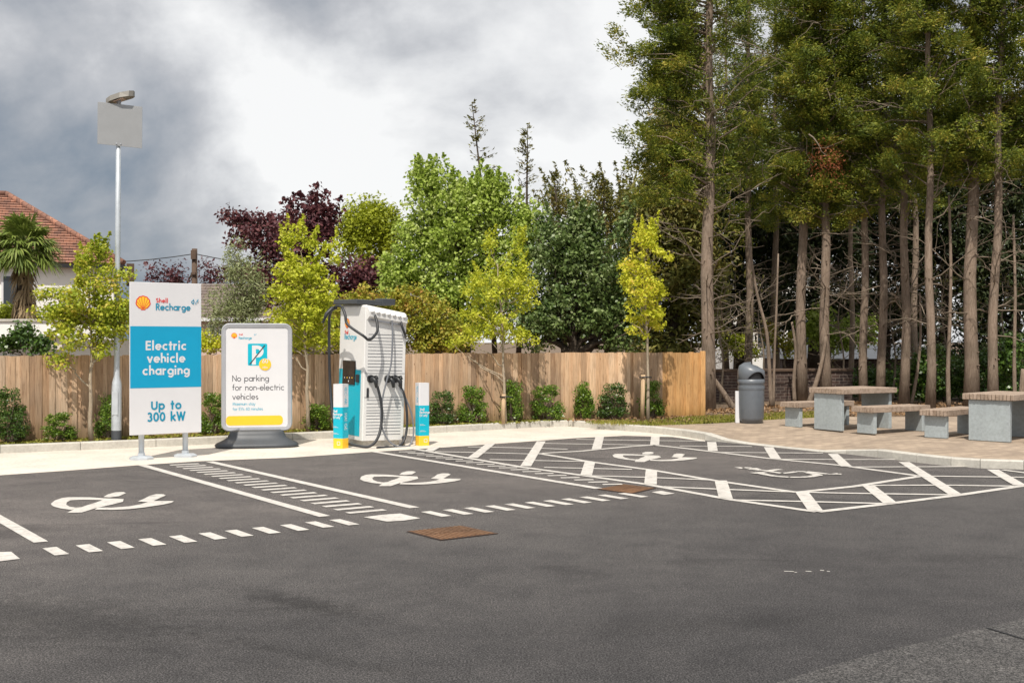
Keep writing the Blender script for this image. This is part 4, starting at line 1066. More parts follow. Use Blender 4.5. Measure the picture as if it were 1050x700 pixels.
tree('holly_tree',wp(590,376,26.5),[blob(590,290,52,60,26.5),blob(566,256,30,30,26.5),blob(620,300,34,52,26.5),blob(550,320,36,40,26.5),blob(632,330,28,36,26.5),blob(640,240,8,16,26.5),blob(600,240,20,22,26.5)],
     M['holly'],'dark glossy holly-like tree right of the bright maple',n=430,per=60,rad=.28,leaf=.085,trunk_r=.14,bark='bark2',seed=19,nlimb=70,shell=.4,aspect=.7,shoots=60,shl=.5)
tree('conifer_hedge_tree',wp(590,372,34),[blob(600,260,60,60,34),blob(560,222,40,32,34),blob(620,215,50,30,34),blob(660,235,36,50,34),blob(600,320,70,50,34),blob(665,300,46,70,34),blob(668,222,40,30,33),blob(700,225,36,40,33)],
     M['hedge'],'broad brownish-green conifer behind the holly-like tree',n=380,per=60,rad=.42,leaf=.13,trunk_r=.2,bark='bark2',seed=20,nlimb=40,shell=.45,aspect=.35,shoots=70,shl=.8)
# sparse spires
def spire(px,top,bot,lean,label,seed,d=33,w=22):
    random.seed(seed); base=wp(px+lean,372,d); root=empty('sparse_conifer',base,0,label,'tree','sparse conifer leaders above the hedge')
    tip=wp(px,top,d)-base; mb=MB(); pts=[Vector((0,0,0)),tip*.5+Vector((.1,0,0)),tip]
    mb.tube(pts,[.08,.05,.008],6); C=[];Dd=[]
    z0=wp(px,bot,d).z-base.z
    for i in range(38):
        t=random.random()**.8; z=z0*.9+(tip.z-z0*.9)*t; f=z/tip.z
        p=Vector((tip.x*f*f,tip.y*f,z)); a=random.uniform(0,6.283); L=(w*d/F)*(1-t*.75)*random.uniform(.5,1.2)
        q=p+Vector((math.cos(a)*L,math.sin(a)*L*.8,L*random.uniform(.3,.7)))
        limb(mb,p,q,.012,.004,3,.1,n=4)
        for k in range(int(12)):
            s=random.uniform(.35,1.05); c=p.lerp(q,s)+Vector((random.gauss(0,.04),random.gauss(0,.04),random.gauss(0,.04)-.03)); C.append(c); Dd.append((q-p).normalized())
    leaves('crown',np.array([list(c) for c in C]),.10,M['hedge'],root,.35,0,seed,np.array([list(c) for c in Dd]))
    mb.build('trunk',M['bark2'],root)
spire(484,106,195,24,'tallest sparse conifer leader against the sky above the bright maple',31)
spire(541,128,198,-10,'forked sparse conifer leader right of the tallest one',32,w=18)
spire(568,176,215,10,'short leaning sparse leader above the holly-like tree',33,w=14)
spire(618,178,215,4,'short upright sparse leader near the tall conifers',34,w=16)
spire(432,172,215,30,'low sparse leader poking out at the left top of the bright maple',35,w=12)

# dark evergreen backdrop
BD=[(690,300,50,90,32,'olive-brown evergreen mass behind the yellow young tree'),(760,285,55,80,36,'dark evergreen behind the litter bin'),(835,270,55,66,37,'dark evergreen behind the picnic table nearer the bin'),
    (905,280,50,76,38,'dark evergreen behind the middle trunks'),(970,285,52,100,36,'dark evergreen behind the ivy clump'),(1040,290,50,110,34,'dark evergreen at the right edge behind the trunks')]
for i,(px,py,rx,ry,d,lb) in enumerate(BD):
    tree('dark_evergreen',wp(px,378,d),[blob(px,py-60,rx,ry,d),blob(px-rx*.6,py-20,rx*.7,ry*.8,d),blob(px+rx*.6,py-20,rx*.7,ry*.8,d),blob(px,py-130,rx*.8,ry,d)]+([blob(px,312,rx,30,d)] if i in (1,2,3) else [blob(px,360,rx,30,d)])+[blob(px-30,325,22,34,d),blob(px+28,318,22,30,d)],M['hedge' if i==0 else 'conifer_dark'],lb,'tree',
        n=400,per=62,rad=.55,leaf=.17,trunk_r=.2,bark='bark2',seed=40+i,nlimb=50,shell=.25,aspect=.35,group='dark evergreens behind the trunks')

# ------------------------------------------------------------------ tall conifers
def conifer(px,py,wpx,label,seed,crown=(4.4,13),spread=1.7,lean=0,nb=80,foli=True,cb=None,nd=16,htop=13.5,mat='conifer',reach=None,dens=1.0):
    random.seed(seed); g=np.random.default_rng(seed)
    base=gp(px,py,kz-.015); r0=wpx*base.y/F/2
    root=empty('tall_conifer',base,0,label,'tree','tall conifers in a row')
    mb=MB(); K=14; pts=[];rad=[]
    for i in range(K+1):
        t=i/K; p=Vector((lean*t+.03*math.sin(i*1.3+seed),.02*math.cos(i*1.7+seed),htop*t)); pts.append(p)
        rad.append(r0*(1.18 if i==0 else 1)*(1-.80*t)); 
    mb.tube(pts,rad,12)
    def tp(z): j=z/htop*K; i=min(K-1,int(j)); return pts[i].lerp(pts[i+1],j-i), rad[i]
    # knots
    for i in range(14):
        z=random.uniform(.4,4.5); p,r=tp(z); a=random.uniform(0,6.28); o=Vector((math.cos(a),math.sin(a),.2)); mb.tube([p+o*r*.8,p+o*(r+.035)],[.018,.012],5)
    db=mb
    for i in range(int(nd*1.8)):     # dead limbs
        z=random.uniform(1.5,9.0); p,r=tp(z); a=random.uniform(0,6.28); L=random.uniform(.5,1.7)*spread/1.7
        d=Vector((math.cos(a),math.sin(a),random.uniform(-.15,.7))); q=p.copy(); pp=[q.copy()]
        for s in range(5):
            d=(d+Vector((random.gauss(0,.22),random.gauss(0,.22),random.gauss(0,.22)))).normalized(); q=q+d*L/5; pp.append(q.copy())
            if s in (1,2,3) :
                e=(d+Vector((random.gauss(0,.8),random.gauss(0,.8),random.gauss(0,.6)))).normalized(); limb(db,q,q+e*L*.4,.007,.003,3,.2,1,n=4)
        db.tube(pp,[.018,.014,.012,.010,.007,.003],5,1,cap=False)
    if foli:
        C=[];Dd=[];On=[]
        z0,z1=crown
        for i in range(nb):
            z=z0+(z1-z0)*(i+random.random())/nb; p,r=tp(min(z,htop-.1)); a=random.uniform(0,6.28)
            t=(z-z0)/(z1-z0); L=spread*(1-.55*t)*random.uniform(.45,1.0)*min(1,.55+t*3)
            d=Vector((math.cos(a),math.sin(a),random.uniform(-.1,.45))); 
            if reach and random.random()<.5: d=Vector((reach*random.uniform(.7,1),random.uniform(-.6,.3),random.uniform(-.1,.3))); L*=1.25
            q=p+d*L; mid=p.lerp(q,.5)+UZ*.08*L
            q2=p.lerp(q,.8); mb.tube([p,mid,q2],[max(.012,r*.3),.012,.003],5,cap=False)
            dirr=np.array((q-p).normalized())+g.normal(size=3)*.3; dirr/=np.linalg.norm(dirr); side=np.cross(dirr,[0,0,1.]); side/=np.linalg.norm(side)+1e-6
            for k in range(random.randint(2,4)):
                n=int(250*dens*min(1.2,L)); s0=random.uniform(.25,1.0); c0=np.array(p.lerp(q,s0))+g.normal(size=3)*np.array([.18,.18,.16])
                ln=random.uniform(.22,.42); wd=random.uniform(.18,.32); th=random.uniform(.13,.24)
                rr_=g.random((n,1))**.4; dd_=unit(g.normal(size=(n,3)))*rr_
                lob=1+.35*np.sin(5*np.arctan2(dd_[:,1],dd_[:,0])+seed+i)[:,None]
                e=(np.outer(dd_[:,0]*ln,dirr)+np.outer(dd_[:,1]*wd,side))*lob+np.outer(dd_[:,2]*th-.28*(np.abs(dd_[:,0])*ln)**2-.35*(dd_[:,1]*wd)**2,[0,0,1.])
                C.append(c0+e); On.append(np.stack([dd_[:,0]*dirr[0],dd_[:,0]*dirr[1],dd_[:,2]*1.2],1)); Dd.append(np.outer(dd_[:,0]+.35,dirr)+np.outer(dd_[:,1]*1.2,side)+np.array([0,0,-.05]))
        for i in range(int(34*dens)):      # short leafy shoots close round the stem
            z=z0+.2+(min(z1,10)-z0)*(i+random.random())/(34*dens); p,r=tp(z); a=random.uniform(0,6.28); rr=random.uniform(.2,.55)
            n=150; dd_=unit(g.normal(size=(n,3)))*(g.random((n,1))**.4); e=dd_*np.array([.24,.24,.17]); e[:,2]-=.5*(e[:,0]**2+e[:,1]**2)
            C.append(np.array(p)+np.array([math.cos(a)*rr,math.sin(a)*rr,random.uniform(-.1,.15)])+e); On.append(dd_); Dd.append(dd_+np.array([math.cos(a),math.sin(a),-.1]))
        C=np.vstack(C);Dd=np.vstack(Dd)
        leaves('crown',C,.075,M[mat],root,.34,0,seed,Dd,out=np.vstack(On))
    mb.build('trunk',[M['bark'],M['twig']],root)
    return root
conifer(725,421.5,15,'thickest tall conifer trunk just beyond the end of the fence',101,(4.3,13),2.1,.1,125,reach=-1.1,nd=36)
conifer(821,412.8,11.5,'tall conifer trunk with a slim leaning prop, rising behind the bench nearest the bin',102,(4.5,13),2.2,.15,120,nd=18)
conifer(847,413.5,11.5,'tall conifer trunk rising behind the left end of the first picnic table',103,(4.4,13),1.9,-.1,100,nd=16)
conifer(886,414,9,'tall conifer trunk rising behind the middle of the first picnic table',104,(4.6,13),1.4,0,70,nd=30,dens=.6)
conifer(904,414.5,9.5,'tall conifer trunk rising behind the right end of the first picnic table',105,(4.8,13),1.4,.1,70,nd=30,dens=.55)
conifer(928,416,10,'tall conifer trunk just left of the ivy clump',106,(4.8,13),1.5,0,70,nd=30,dens=.6)
conifer(954,420.5,9.5,'tall conifer trunk just right of the ivy clump',107,(5,13),1.9,-.05,70,nd=12)
conifer(995,420,15,'thick tall conifer trunk behind the left end of the last picnic table',108,(4.8,13),1.9,.1,80,nd=16)
conifer(1017,421,10.5,'tall conifer trunk close behind the last picnic table, right of the thick one',109,(5,13),1.9,.35,80,nd=16)
conifer(1088,421,12,'tall conifer standing just outside the right edge whose crown hangs into view',110,(4.4,13),1.8,0,90,nd=8)
conifer(768,405,9,'dim tall conifer set back behind the litter bin',111,(4.3,13),1.7,0,38,nd=16)
conifer(873,405,6,'slim tall conifer set back between the table trunks',112,(5.0,12),1.3,0,38,nd=10)
conifer(700,402,9,'dim tall conifer set back left of the thickest trunk',113,(5.6,12.5),1.8,0,38,nd=16,reach=-.6)
conifer(795,403,8,'dim tall conifer set back right of the litter bin',114,(4.6,13),2.0,0,38,nd=8)
conifer(938,404,8,'dim tall conifer set back behind the ivy clump',115,(5.2,13),1.8,0,38,nd=8)
conifer(745,398,7,'dim tall conifer furthest back, left of the litter bin',116,(5.0,13),2.0,0,38,nd=6)
def slim(pts,rpx,label,name='slim_trunk'):
    b=gp(pts[0][0],pts[0][1],kz-.015); d=b.y; mb=MB(); L=[wp(x,y,d)-b for x,y in pts]; L[0]=Vector((0,0,0))
    r=rpx*d/F/2; mb.tube(smooth(L,3),[r*(1-.5*i/(len(smooth(L,3))-1)) for i in range(len(smooth(L,3)))],8)
    tag(mb.build(name,M['bark'],None,b),label,'trunk','slim bare trunks')
slim([(791,418),(789,380),(786,340),(776,300),(768,250)],4.5,'slim forked stem right of the litter bin leaning left')
slim([(793,418),(794,370),(796,320),(798,260)],3.2,'slim straight stem right beside the litter bin')
slim([(973,420),(972,380),(974,330),(975,270),(973,200)],5,'slim bare trunk between the ivy clump and the thick trunk')
slim([(1041,421),(1040,370),(1041,300),(1039,220)],4.5,'slim bare trunk near the right edge of the photo')
slim([(753,420),(742,403),(728,383),(716,362)],7,'short leaning pole propped behind the white post','leaning_pole')
slim([(829,414),(836,395),(843,370),(847,345)],6,'leaning stem crossing between the first two table trunks')
slim([(815,413),(814,390),(816,360),(812,330)],4.5,'slim stem pressed against the trunk behind the nearest bench')
slim([(934,416),(940,385),(944,345),(943,300)],4,'slim curved stem left of the ivy clump')
slim([(1048,425),(1048,400),(1049,378)],8,'short broken stump at the right edge of the photo')

random.seed(77)
for k_,(px,py,hh,lb) in enumerate(((738,414,2.9,'bare twiggy sapling left of the litter bin'),(780,410,3.2,'bare twiggy sapling behind the litter bin'),(862,410,3.0,'bare twiggy sapling between the second and third table trunks'),
        (915,411,3.1,'bare twiggy sapling left of the ivy clump'),(968,412,3.3,'bare twiggy sapling right of the ivy clump'),(1030,412,3.0,'bare twiggy sapling by the right edge of the photo'))):
    b=gp(px,py,kz-.015); r=empty('bare_sapling',b,0,lb,'sapling','bare saplings under the conifers'); mb=MB(); sm=smooth([Vector((0,0,0)),Vector((.08,0,hh*.35)),Vector((-.05,.05,hh*.7)),Vector((.1,0,hh))],4)
    mb.tube(sm,[.03*(1-.8*i/(len(sm)-1)) for i in range(len(sm))],6); C=[]
    for i in range(34):
        z=random.uniform(.3,.98); p=sm[int(z*(len(sm)-1))]; a=random.uniform(0,6.28); q=p+Vector((math.cos(a),math.sin(a),random.uniform(-.1,.8)))*random.uniform(.3,.9); limb(mb,p,q,.009,.003,4,.2,0,4)
        for j in range(3):
            m0=p.lerp(q,random.uniform(.4,1)); limb(mb,m0,m0+Vector((random.gauss(0,.2),random.gauss(0,.2),random.gauss(.05,.2))),.005,.002,2,.1,0,3)
        for j in range(10): v_=p.lerp(q,random.uniform(.5,1.1)); C.append([v_.x+random.gauss(0,.07),v_.y+random.gauss(0,.07),v_.z+random.gauss(0,.07)])
    mb.build('stem',M['twig'],r); leaves('crown',np.array(C),.06,M['hedge'],r,.4,0,200+k_)
# dead rusty sprig
def rusty(px,py,d,s,seed,label):
    c=wp(px,py,d); g=np.random.default_rng(seed); n=520; e=g.normal(size=(n,3))*np.array([.13,.13,.22])*s; e[:,2]-=abs(e[:,0])*.8
    o=empty('dead_sprig',c,0,label,'branch','dead rusty branches in the conifers'); e=e+g.choice([-1,0,1],size=(n,1))*np.array([[.22,.1,-.05]])*s; dv=np.tile(np.array([0.3,0,-.5]),(n,1))+g.normal(size=(n,3))*.5
    leaves('needles',e,.055,M['deadneedle'],o,.3,0,seed,dv)
    mb=MB(); limb(mb,(-.3,.3,.5),(0,0,0),.02,.006,4,.1); mb.build('twig',M['twig'],o)
rusty(848,160,24,1,1,'rust-red dead sprig hanging high above the first picnic table')
rusty(697,175,25,.8,2,'rust-brown dead sprig left of the thickest conifer trunk')

# ivy and undergrowth
def bush(name,px,py,d,bl,mat,label,seed,n=60,leaf=.07,rad=.22,cat='bush'):
    b=gp(px,py,kz-.015) if d is None else wp(px,py,d); dd=b.y
    return tree(name,b,[blob(*q,dd) for q in bl],M[mat],label,cat,n=n,per=56,rad=rad,leaf=leaf,trunk_r=.03,bark='twig',seed=seed,nlimb=14,aspect=.8,shell=.3)
bush('ivy_clump',943,415,None,[(945,385,20,26),(958,372,16,18),(935,395,12,20)],'ivy','leafy green ivy clump growing between the trunks behind the tables',71,90)
bush('ivy_clump',1032,418,None,[(1034,372,16,20),(1040,352,12,12),(1030,398,10,16)],'ivy','leafy green ivy clump near the right edge of the photo',72,70)
bush('undergrowth_bush',985,412,None,[(985,385,26,24),(965,395,16,18),(1012,380,18,30)],'shrub_dark','dim undergrowth bush behind the thick trunk',73,90)
bush('garden_bush',753,377,33,[(752,352,14,12),(765,360,14,10)],'lime','bright green garden bush seen above the brick wall by the bin',74,40)
bush('garden_bush',850,377,34,[(838,335,18,22),(866,345,20,18),(885,340,16,18)],'maple','sunlit garden bush glimpsed between the trunks above the wall',75,80,.1,.3)
bush('garden_bush',805,377,33,[(808,352,12,14),(790,345,8,16)],'mixed','greenish garden bush glimpsed right of the litter bin',76,30)
bush('yellow_bush',214,375,30,[(214,350,14,8),(225,352,10,6)],'yellowleaf','low yellowish bush peeping over the fence between the signs',77,26)
bush('low_climber',25,372,22.5,[(22,348,14,12),(40,352,10,8),(8,352,8,8)],'shrub_dark','dark climber at the fence top in front of the white garage',78,36)
bush('garden_bush',10,350,27,[(8,322,20,12),(30,328,14,8)],'lime','bright low bush under the palm at the left edge',79,40)

# ------------------------------------------------------------------ brick wall, hedge
a=Vector(((690-CX)/F*28.6,28.6,0)); b=Vector(((872-CX)/F*29.6,29.6,0)); d=(b-a).normalized(); n=Vector((d.y,-d.x,0)); L=(b-a).length
root=empty('brick_wall',a,math.atan2(d.y,d.x),'dark brown brick garden wall with coping behind the litter bin','wall')
mb=MB(); mb.box((L/2,0,.45),(L,.22,.80)); mb.build('brickwork',M['brick'],root)
mb=MB(); mb.box((L/2,0,.88),(L+.04,.30,.07),bev=.01); mb.build('coping',M['pole'],root)
random.seed(5)
hb=wp(960,378,30); 
tree('dark_hedge',Vector((hb.x,30,kz)),[blob(890,398,24,22,30,.5),blob(930,398,30,24,30,.5),blob(980,396,34,26,30,.5),blob(1030,394,34,28,30,.5),blob(1080,394,34,28,30,.5)],M['ivy'],
     'dark clipped hedge along the back behind the middle and right trunks','hedge',n=380,per=56,rad=.3,leaf=.09,trunk_r=.05,bark='bark2',seed=81,nlimb=20,shell=.2)

# ------------------------------------------------------------------ houses
def box_part(nm,mat,root,c,s,bev=0): mb=MB(); mb.box(c,s,bev=bev); return mb.build(nm,mat,root)
Y0=42; xr=(127-CX)/F*Y0; xl=xr-9.5; eav=1.6+(350-271)/F*Y0; 
hr=R(18.5); hR=Matrix.Rotation(hr,3,'Z'); hL=Vector((xr,Y0,0))-hR@Vector((4.95,-4.1,0))
root=empty('white_house',hL,hr,'white rendered house with red-brown tiled hip roof at the left edge behind the palm','house')
box_part('wall',M['render'],root,(0,0,eav/2),(9.2,7.6,eav))
mb=MB(); ax=min((a_/20 for a_ in range(-90,90)),key=lambda a_:abs(((hL+hR@Vector((a_,-.3,0))).x/(hL+hR@Vector((a_,-.3,0))).y)*F+CX-6)); zr_=1.6+(350-200)/F*(hL+hR@Vector((ax,-.3,0))).y; w=4.95; h=4.1
E=[(-w,-h,eav),(w+.0,-h,eav),(w,h,eav),(-w,h,eav)]; T=[(ax-1.2,-.3,zr_),(ax,-.3,zr_)]
faces=[[E[0],E[1],T[1],T[0]],[E[1],E[2],T[1]],[E[2],E[3],T[0],T[1]],[E[3],E[0],T[0]]]
# build tiled courses as real ridged strips on the front and right slopes
for fidx,f in enumerate(faces):
    f=[Vector(v) for v in f]
    lowa,lowb=f[0],f[1]; ta=f[-1]; tb=f[2]
    nC=26
    nv=(lowb-lowa).cross(ta-lowa).normalized()
    for c in range(nC):
        t0=c/nC; t1=(c+1.25)/nC if c<nC-1 else 1
        p0=lowa.lerp(ta,t0); p1=lowb.lerp(tb,t0); q0=lowa.lerp(ta,min(1,t1)); q1=lowb.lerp(tb,min(1,t1))
        mb.add([p0+nv*.05,p1+nv*.05,q1+nv*.004,q0+nv*.004,p0,p1],[(0,1,2,3),(4,5,1,0)])
mb.poly([Vector(e) for e in E][::-1])
mb.build('roof',M['rooftile'],root)
mb=MB()
pts=[Vector(T[1]),Vector(E[1])]; mb.tube([pts[0]+UZ*.05,pts[1]+UZ*.05],.11,8); pts=[Vector(T[0]),Vector(T[1])]; mb.tube([pts[0]+UZ*.05,pts[1]+UZ*.05],.11,8); mb.build('ridge_tiles',M['rooftile'],root)
mb=MB(); mb.box((0,-h,eav-.09),(2*w,.12,.14)); mb.box((w,0,eav-.09),(.12,2*h,.14)); mb.build('gutter',M['dark'],root)
for wx in (-.2,1.4):
    o=box_part('window',M['white'],root,(wx,-3.82,3.4),(1.1,.06,1.2)); mb=MB(); mb.box((wx-.26,-3.86,3.4),(.44,.03,1.0)); mb.box((wx+.26,-3.86,3.4),(.44,.03,1.0)); mb.build('pane',M['glass'],o)
box_part('chimney_stub',M['pole'],root,(w+.25,1,eav-.1),(.3,.3,.9))
# white garage
Z=25; xa=(-90-CX)/F*Z; xb=(63-CX)/F*Z
root=empty('white_garage',((xa+xb)/2,Z+2.6,0),0,'low flat-roofed white garage behind the fence at the left edge','garage')
W_=xb-xa; zt=1.6+(350-329)/F*Z
box_part('wall',M['render'],root,(0,.3,zt/2-.2),(W_-.4,4.4,zt-.4))
box_part('fascia',M['render'],root,(0,-2.5,zt-.17),(W_,.12,.34)); box_part('roof',M['kerb'],root,(0,0,zt+.02),(W_+.2,5.2,.05))
box_part('door',M['dark'],root,(.5,-1.93,.65),(W_*.7,.05,1.25))
mb=MB(); mb.prism([Vector((0.2,-2.45,zt-.34)),Vector((W_/2-.05,-2.45,zt-.34)),Vector((W_/2-.05,-2.45,zt-.62)),Vector((.9,-2.45,zt-.56))],(0,.1,0)); mb.build('awning',M['strip'],root)
# second house right of the sign
Z=40; root=empty('brown_roofed_house',((232-CX)/F*Z,Z+3,0),0,'low house with brown tiled roof and pale pink wall glimpsed between the two signs','house')
x0=(170-CX)/F*Z; x1=(300-CX)/F*Z; ez=1.6+(350-327)/F*Z; rz_=1.6+(350-291)/F*(Z+3); hwid=(x1-x0)/2
box_part('wall',M['pink'],root,(0,0,ez/2),(hwid*2-.4,5.6,ez))
mb=MB(); nC=12
for s in (-1,1):
    for c in range(nC):
        t0=c/nC; t1=min(1,(c+1.2)/nC); f=lambda x,t,l: Vector((x,s*3.1*(1-t),ez+(rz_-ez)*t+l))
        mb.add([f(-hwid,t0,.05),f(hwid,t0,.05),f(hwid,t1,.005),f(-hwid,t1,.005),f(-hwid,t0,0),f(hwid,t0,0)],[(0,1,2,3),(4,5,1,0)])
mb.build('roof',M['rooftile2'],root)
box_part('fascia',M['white'],root,(0,-3.1,ez-.02),(hwid*2,.06,.12))
for wx in (216,228,224.0):
    X=(wx-CX)/F*Z-(232-CX)/F*Z
    if wx==224.0: continue
    o=box_part('window',M['white'],root,(X,-2.83,1.6+(350-338)/F*Z),(.34,.06,.38)); box_part('pane',M['glass'],o,(X,-2.87,1.6+(350-338)/F*Z),(.2,.03,.24))
# pale building seen through the trunks
Z=44; root=empty('cream_house',((812-CX)/F*Z,Z+3,0),0,'cream house glimpsed through the conifer trunks above the brick wall','house')
box_part('wall',M['render'],root,(0,0,2.0),(4.2,5,4.4)); box_part('roof',M['rooftile2'],root,(0,0,4.4),(4.6,5.6,.3))
for wx in (-.9,.6):
    o=box_part('window',M['strip'],root,(wx,-2.52,1.9),(.8,.06,1.2)); box_part('pane',M['glass'],o,(wx,-2.57,1.9),(.6,.03,1.0))
box_part('band',M['strip'],root,(0,-2.55,2.75),(4.3,.1,.12))
Z=40; root=empty('grey_roofed_outbuilding',((895-CX)/F*Z,Z+2,0),0,'low outbuilding with pale grey roof glimpsed between the middle trunks','outbuilding')
box_part('wall',M['brick'],root,(0,0,.5),(6,3,1)); 
mb=MB(); mb.prism([Vector((-3.2,-1.8,1.0)),Vector((-3.2,1.8,1.0)),Vector((-3.2,0,1.5))],(6.4,0,0)); mb.build('roof',M['plate'],root)
# telegraph pole and wires
Z=46; b=Vector(((199.5-CX)/F*Z,Z,0)); zt=1.6+(350-255)/F*Z
root=empty('telegraph_pole',b,0,'dark timber telegraph pole beyond the fence, left of the purple plum','telegraph pole')
mb=MB(); mb.tube([Vector((0,0,0)),Vector((0,0,zt))],[.15,.11],10); mb.build('pole',M['pole'],root)
mb=MB(); mb.box((0,-.14,zt-.25),(.2,.1,.35)); mb.box((0,-.14,zt-1.0),(.16,.1,.08)); mb.build('fitting',M['pole'],root)
mb=MB()
for ex,ez_,ey in ((-8.5,1.6+(350-260)/F*Z,0),(7,1.6+(350-263)/F*Z,3)):
    pts=[Vector((ex*t,ey*t,(zt-.2)+((ez_)-(zt-.2))*t-.35*4*t*(1-t))) for t in [i/10 for i in range(11)]]; mb.tube(pts,.018,5)
mb.build('wire',M['dark'],root)

# ------------------------------------------------------------------ palm
Z=26; b=wp(20,372,Z); b.z=0
root=empty('fan_palm',b,0,'fan palm with a shaggy trunk in front of the white house','palm tree')
zc=1.6+(350-256)/F*Z
mb=MB(); mb.tube([Vector((0,0,0)),Vector((.05,0,zc*.5)),Vector((.1,0,zc))],[.16,.15,.10],10); mb.build('trunk',M['bark2'],root)
def fan(mb,c,d,r,nseg,m=0,droop=.15):
    d=d.normalized(); side=d.cross(UZ); 
    if side.length<.05: side=Vector((1,0,0))
    side.normalize(); up=side.cross(d)
    for i in range(nseg):
        a=R(-115+230*i/(nseg-1)); e=(d*math.cos(a)+side*math.sin(a)+up*.12*random.uniform(-1,1)).normalized(); w=side*math.cos(a)-d*math.sin(a)
        L=r*random.uniform(.8,1.05)*(.72+.28*math.cos(a)); p1=c+e*L*.6-UZ*droop*.1; p2=c+e*L-UZ*(droop*L*random.uniform(.6,1.5))
        ww=.026
        mb.add([c,p1+w*ww,p2,p1-w*ww],[(0,1,2,3)],m)
random.seed(9); mb=MB(); C0=Vector((.1,0,zc))
for i in range(60):
    a=random.uniform(0,6.28); el=random.uniform(-.55,1.35); d=Vector((math.cos(a)*math.cos(el),math.sin(a)*math.cos(el),math.sin(el)))
    L=random.uniform(.35,.62); c=C0+d*L; mb.tube([C0,c],[.012,.008],4,cap=False); fan(mb,c,d-UZ*.25,.50,24,0,.35)
mb.build('crown',M['palm'],root)
mb=MB()
for i in range(40):
    a=random.uniform(0,6.28); z=random.uniform(-1.5,-.05); d=Vector((math.cos(a)*.45,math.sin(a)*.45,-.9)); c=C0+Vector((0,0,z))+d*random.uniform(.2,.4)
    mb.tube([C0+Vector((0,0,z)),c],[.01,.006],4,cap=False); fan(mb,c,d,.34,12,0,.6)
mb.build('dead_frond_skirt',M['palm_dead'],root)

# ------------------------------------------------------------------ grass and leaf litter
g=np.random.default_rng(4)
def inpoly(x,y,poly):
    c=np.zeros(len(x),bool); n=len(poly)
    for i in range(n):
        x0,y0=poly[i];x1,y1=poly[(i+1)%n]
        if y0==y1: continue
        cond=((y0>y)!=(y1>y))&(x<(x1-x0)*(y-y0)/(y1-y0)+x0); c^=cond
    return c
def field(name,poly_px,n,size,mat,zz,up,h,seed,aspect):
    poly=[(gp(x,y,kz).x,gp(x,y,kz).y) for x,y in poly_px]; xs=[p[0] for p in poly];ys=[p[1] for p in poly]
    x=g.uniform(min(xs),max(xs),n*3); y=g.uniform(min(ys),max(ys),n*3); k=inpoly(x,y,poly)
    dens=(np.sin(x*2.1+1.3*np.sin(y*1.7))+np.sin(y*2.7+x)+1.6)/3.6; k&=(g.random(len(x))<np.clip(dens*1.3,.15,1)); x=x[k][:n];y=y[k][:n]
    C=np.stack([x,y,kz+zz+g.random(len(x))*h],1); dv=np.zeros((len(x),3)); dv[:,2]=up; 
    if up==0: dv=g.normal(size=(len(x),3))
    o=leaves(name,C,size,mat,None,aspect,0 if up else .8,seed,dv); return tag(o,kind='stuff')
o=field('grass',[(600,433.5),(668,431),(720,428),(760,425.5),(800,424),(860,423),(860,427.5),(800,429.8),(775,431.2),(745,433.4),(700,435.5),(665,436.5),(630,434.6)],15000,.07,M['grass'],0,1,.03,5,.18)
tag(o,'thin yellowish grass strip along the paving edge','grass')
o=field('leaf_litter',[(580,431),(640,429),(700,425),(760,417),(900,412),(1080,414),(1080,426),(900,426),(800,428),(700,434),(640,434)],9000,.06,M['litter'],0,0,.03,6,.7)
tag(o,'dry brown leaf litter under the tall conifers','leaf litter')
def strip_litter():
    n=5000; t=g.random(n)*(fb-fa0).length; s=g.random(n)*.42+.03; nn=Vector((dl.y,-dl.x,0))
    C=np.stack([fa0.x+dl.x*t+nn.x*s,fa0.y+dl.y*t+nn.y*s,kz-.01+g.random(n)*.02],1)
    o=leaves('bed_weeds',C,.055,M['grass'],None,.6,.5,9); tag(o,'low weeds and clippings along the foot of the fence','weeds',kind='stuff')
strip_litter()

# ================================================================== world, sun, camera
w=bpy.data.worlds.new('World'); scn.world=w; w.use_nodes=True; nt=w.node_tree; nt.nodes.clear()
sun_dir=Vector((-.16*math.cos(R(57)),-.987*math.cos(R(57)),math.sin(R(57))))  # towards the sun
el=R(57); az=math.atan2(sun_dir.x,sun_dir.y)
out=nt.nodes.new('ShaderNodeOutputWorld')
sky=nt.nodes.new('ShaderNodeTexSky'); sky.sky_type='NISHITA'; sky.sun_disc=False; sky.sun_elevation=el; sky.sun_rotation=az
bg1=nt.nodes.new('ShaderNodeBackground'); nt.links.new(sky.outputs[0],bg1.inputs[0]); bg1.inputs[1].default_value=.09
tc=nt.nodes.new('ShaderNodeTexCoord'); gen=tc.outputs['Generated']
def vmath(op,a,b=None):
    n=nt.nodes.new('ShaderNodeVectorMath'); n.operation=op; nt.links.new(a,n.inputs[0])
    if b is not None:
        if hasattr(b,'is_linked'): nt.links.new(b,n.inputs[1])
        else: n.inputs[1].default_value=b
    return n
def mth(op,a,b=None,c=None,clamp=False):
    n=nt.nodes.new('ShaderNodeMath'); n.operation=op; n.use_clamp=clamp
    for i,v in enumerate((a,b,c)):
        if v is None: continue
        if hasattr(v,'is_linked'): nt.links.new(v,n.inputs[i])
        else: n.inputs[i].default_value=v
    return n.outputs[0]
sep=nt.nodes.new('ShaderNodeSeparateXYZ'); nt.links.new(gen,sep.inputs[0])
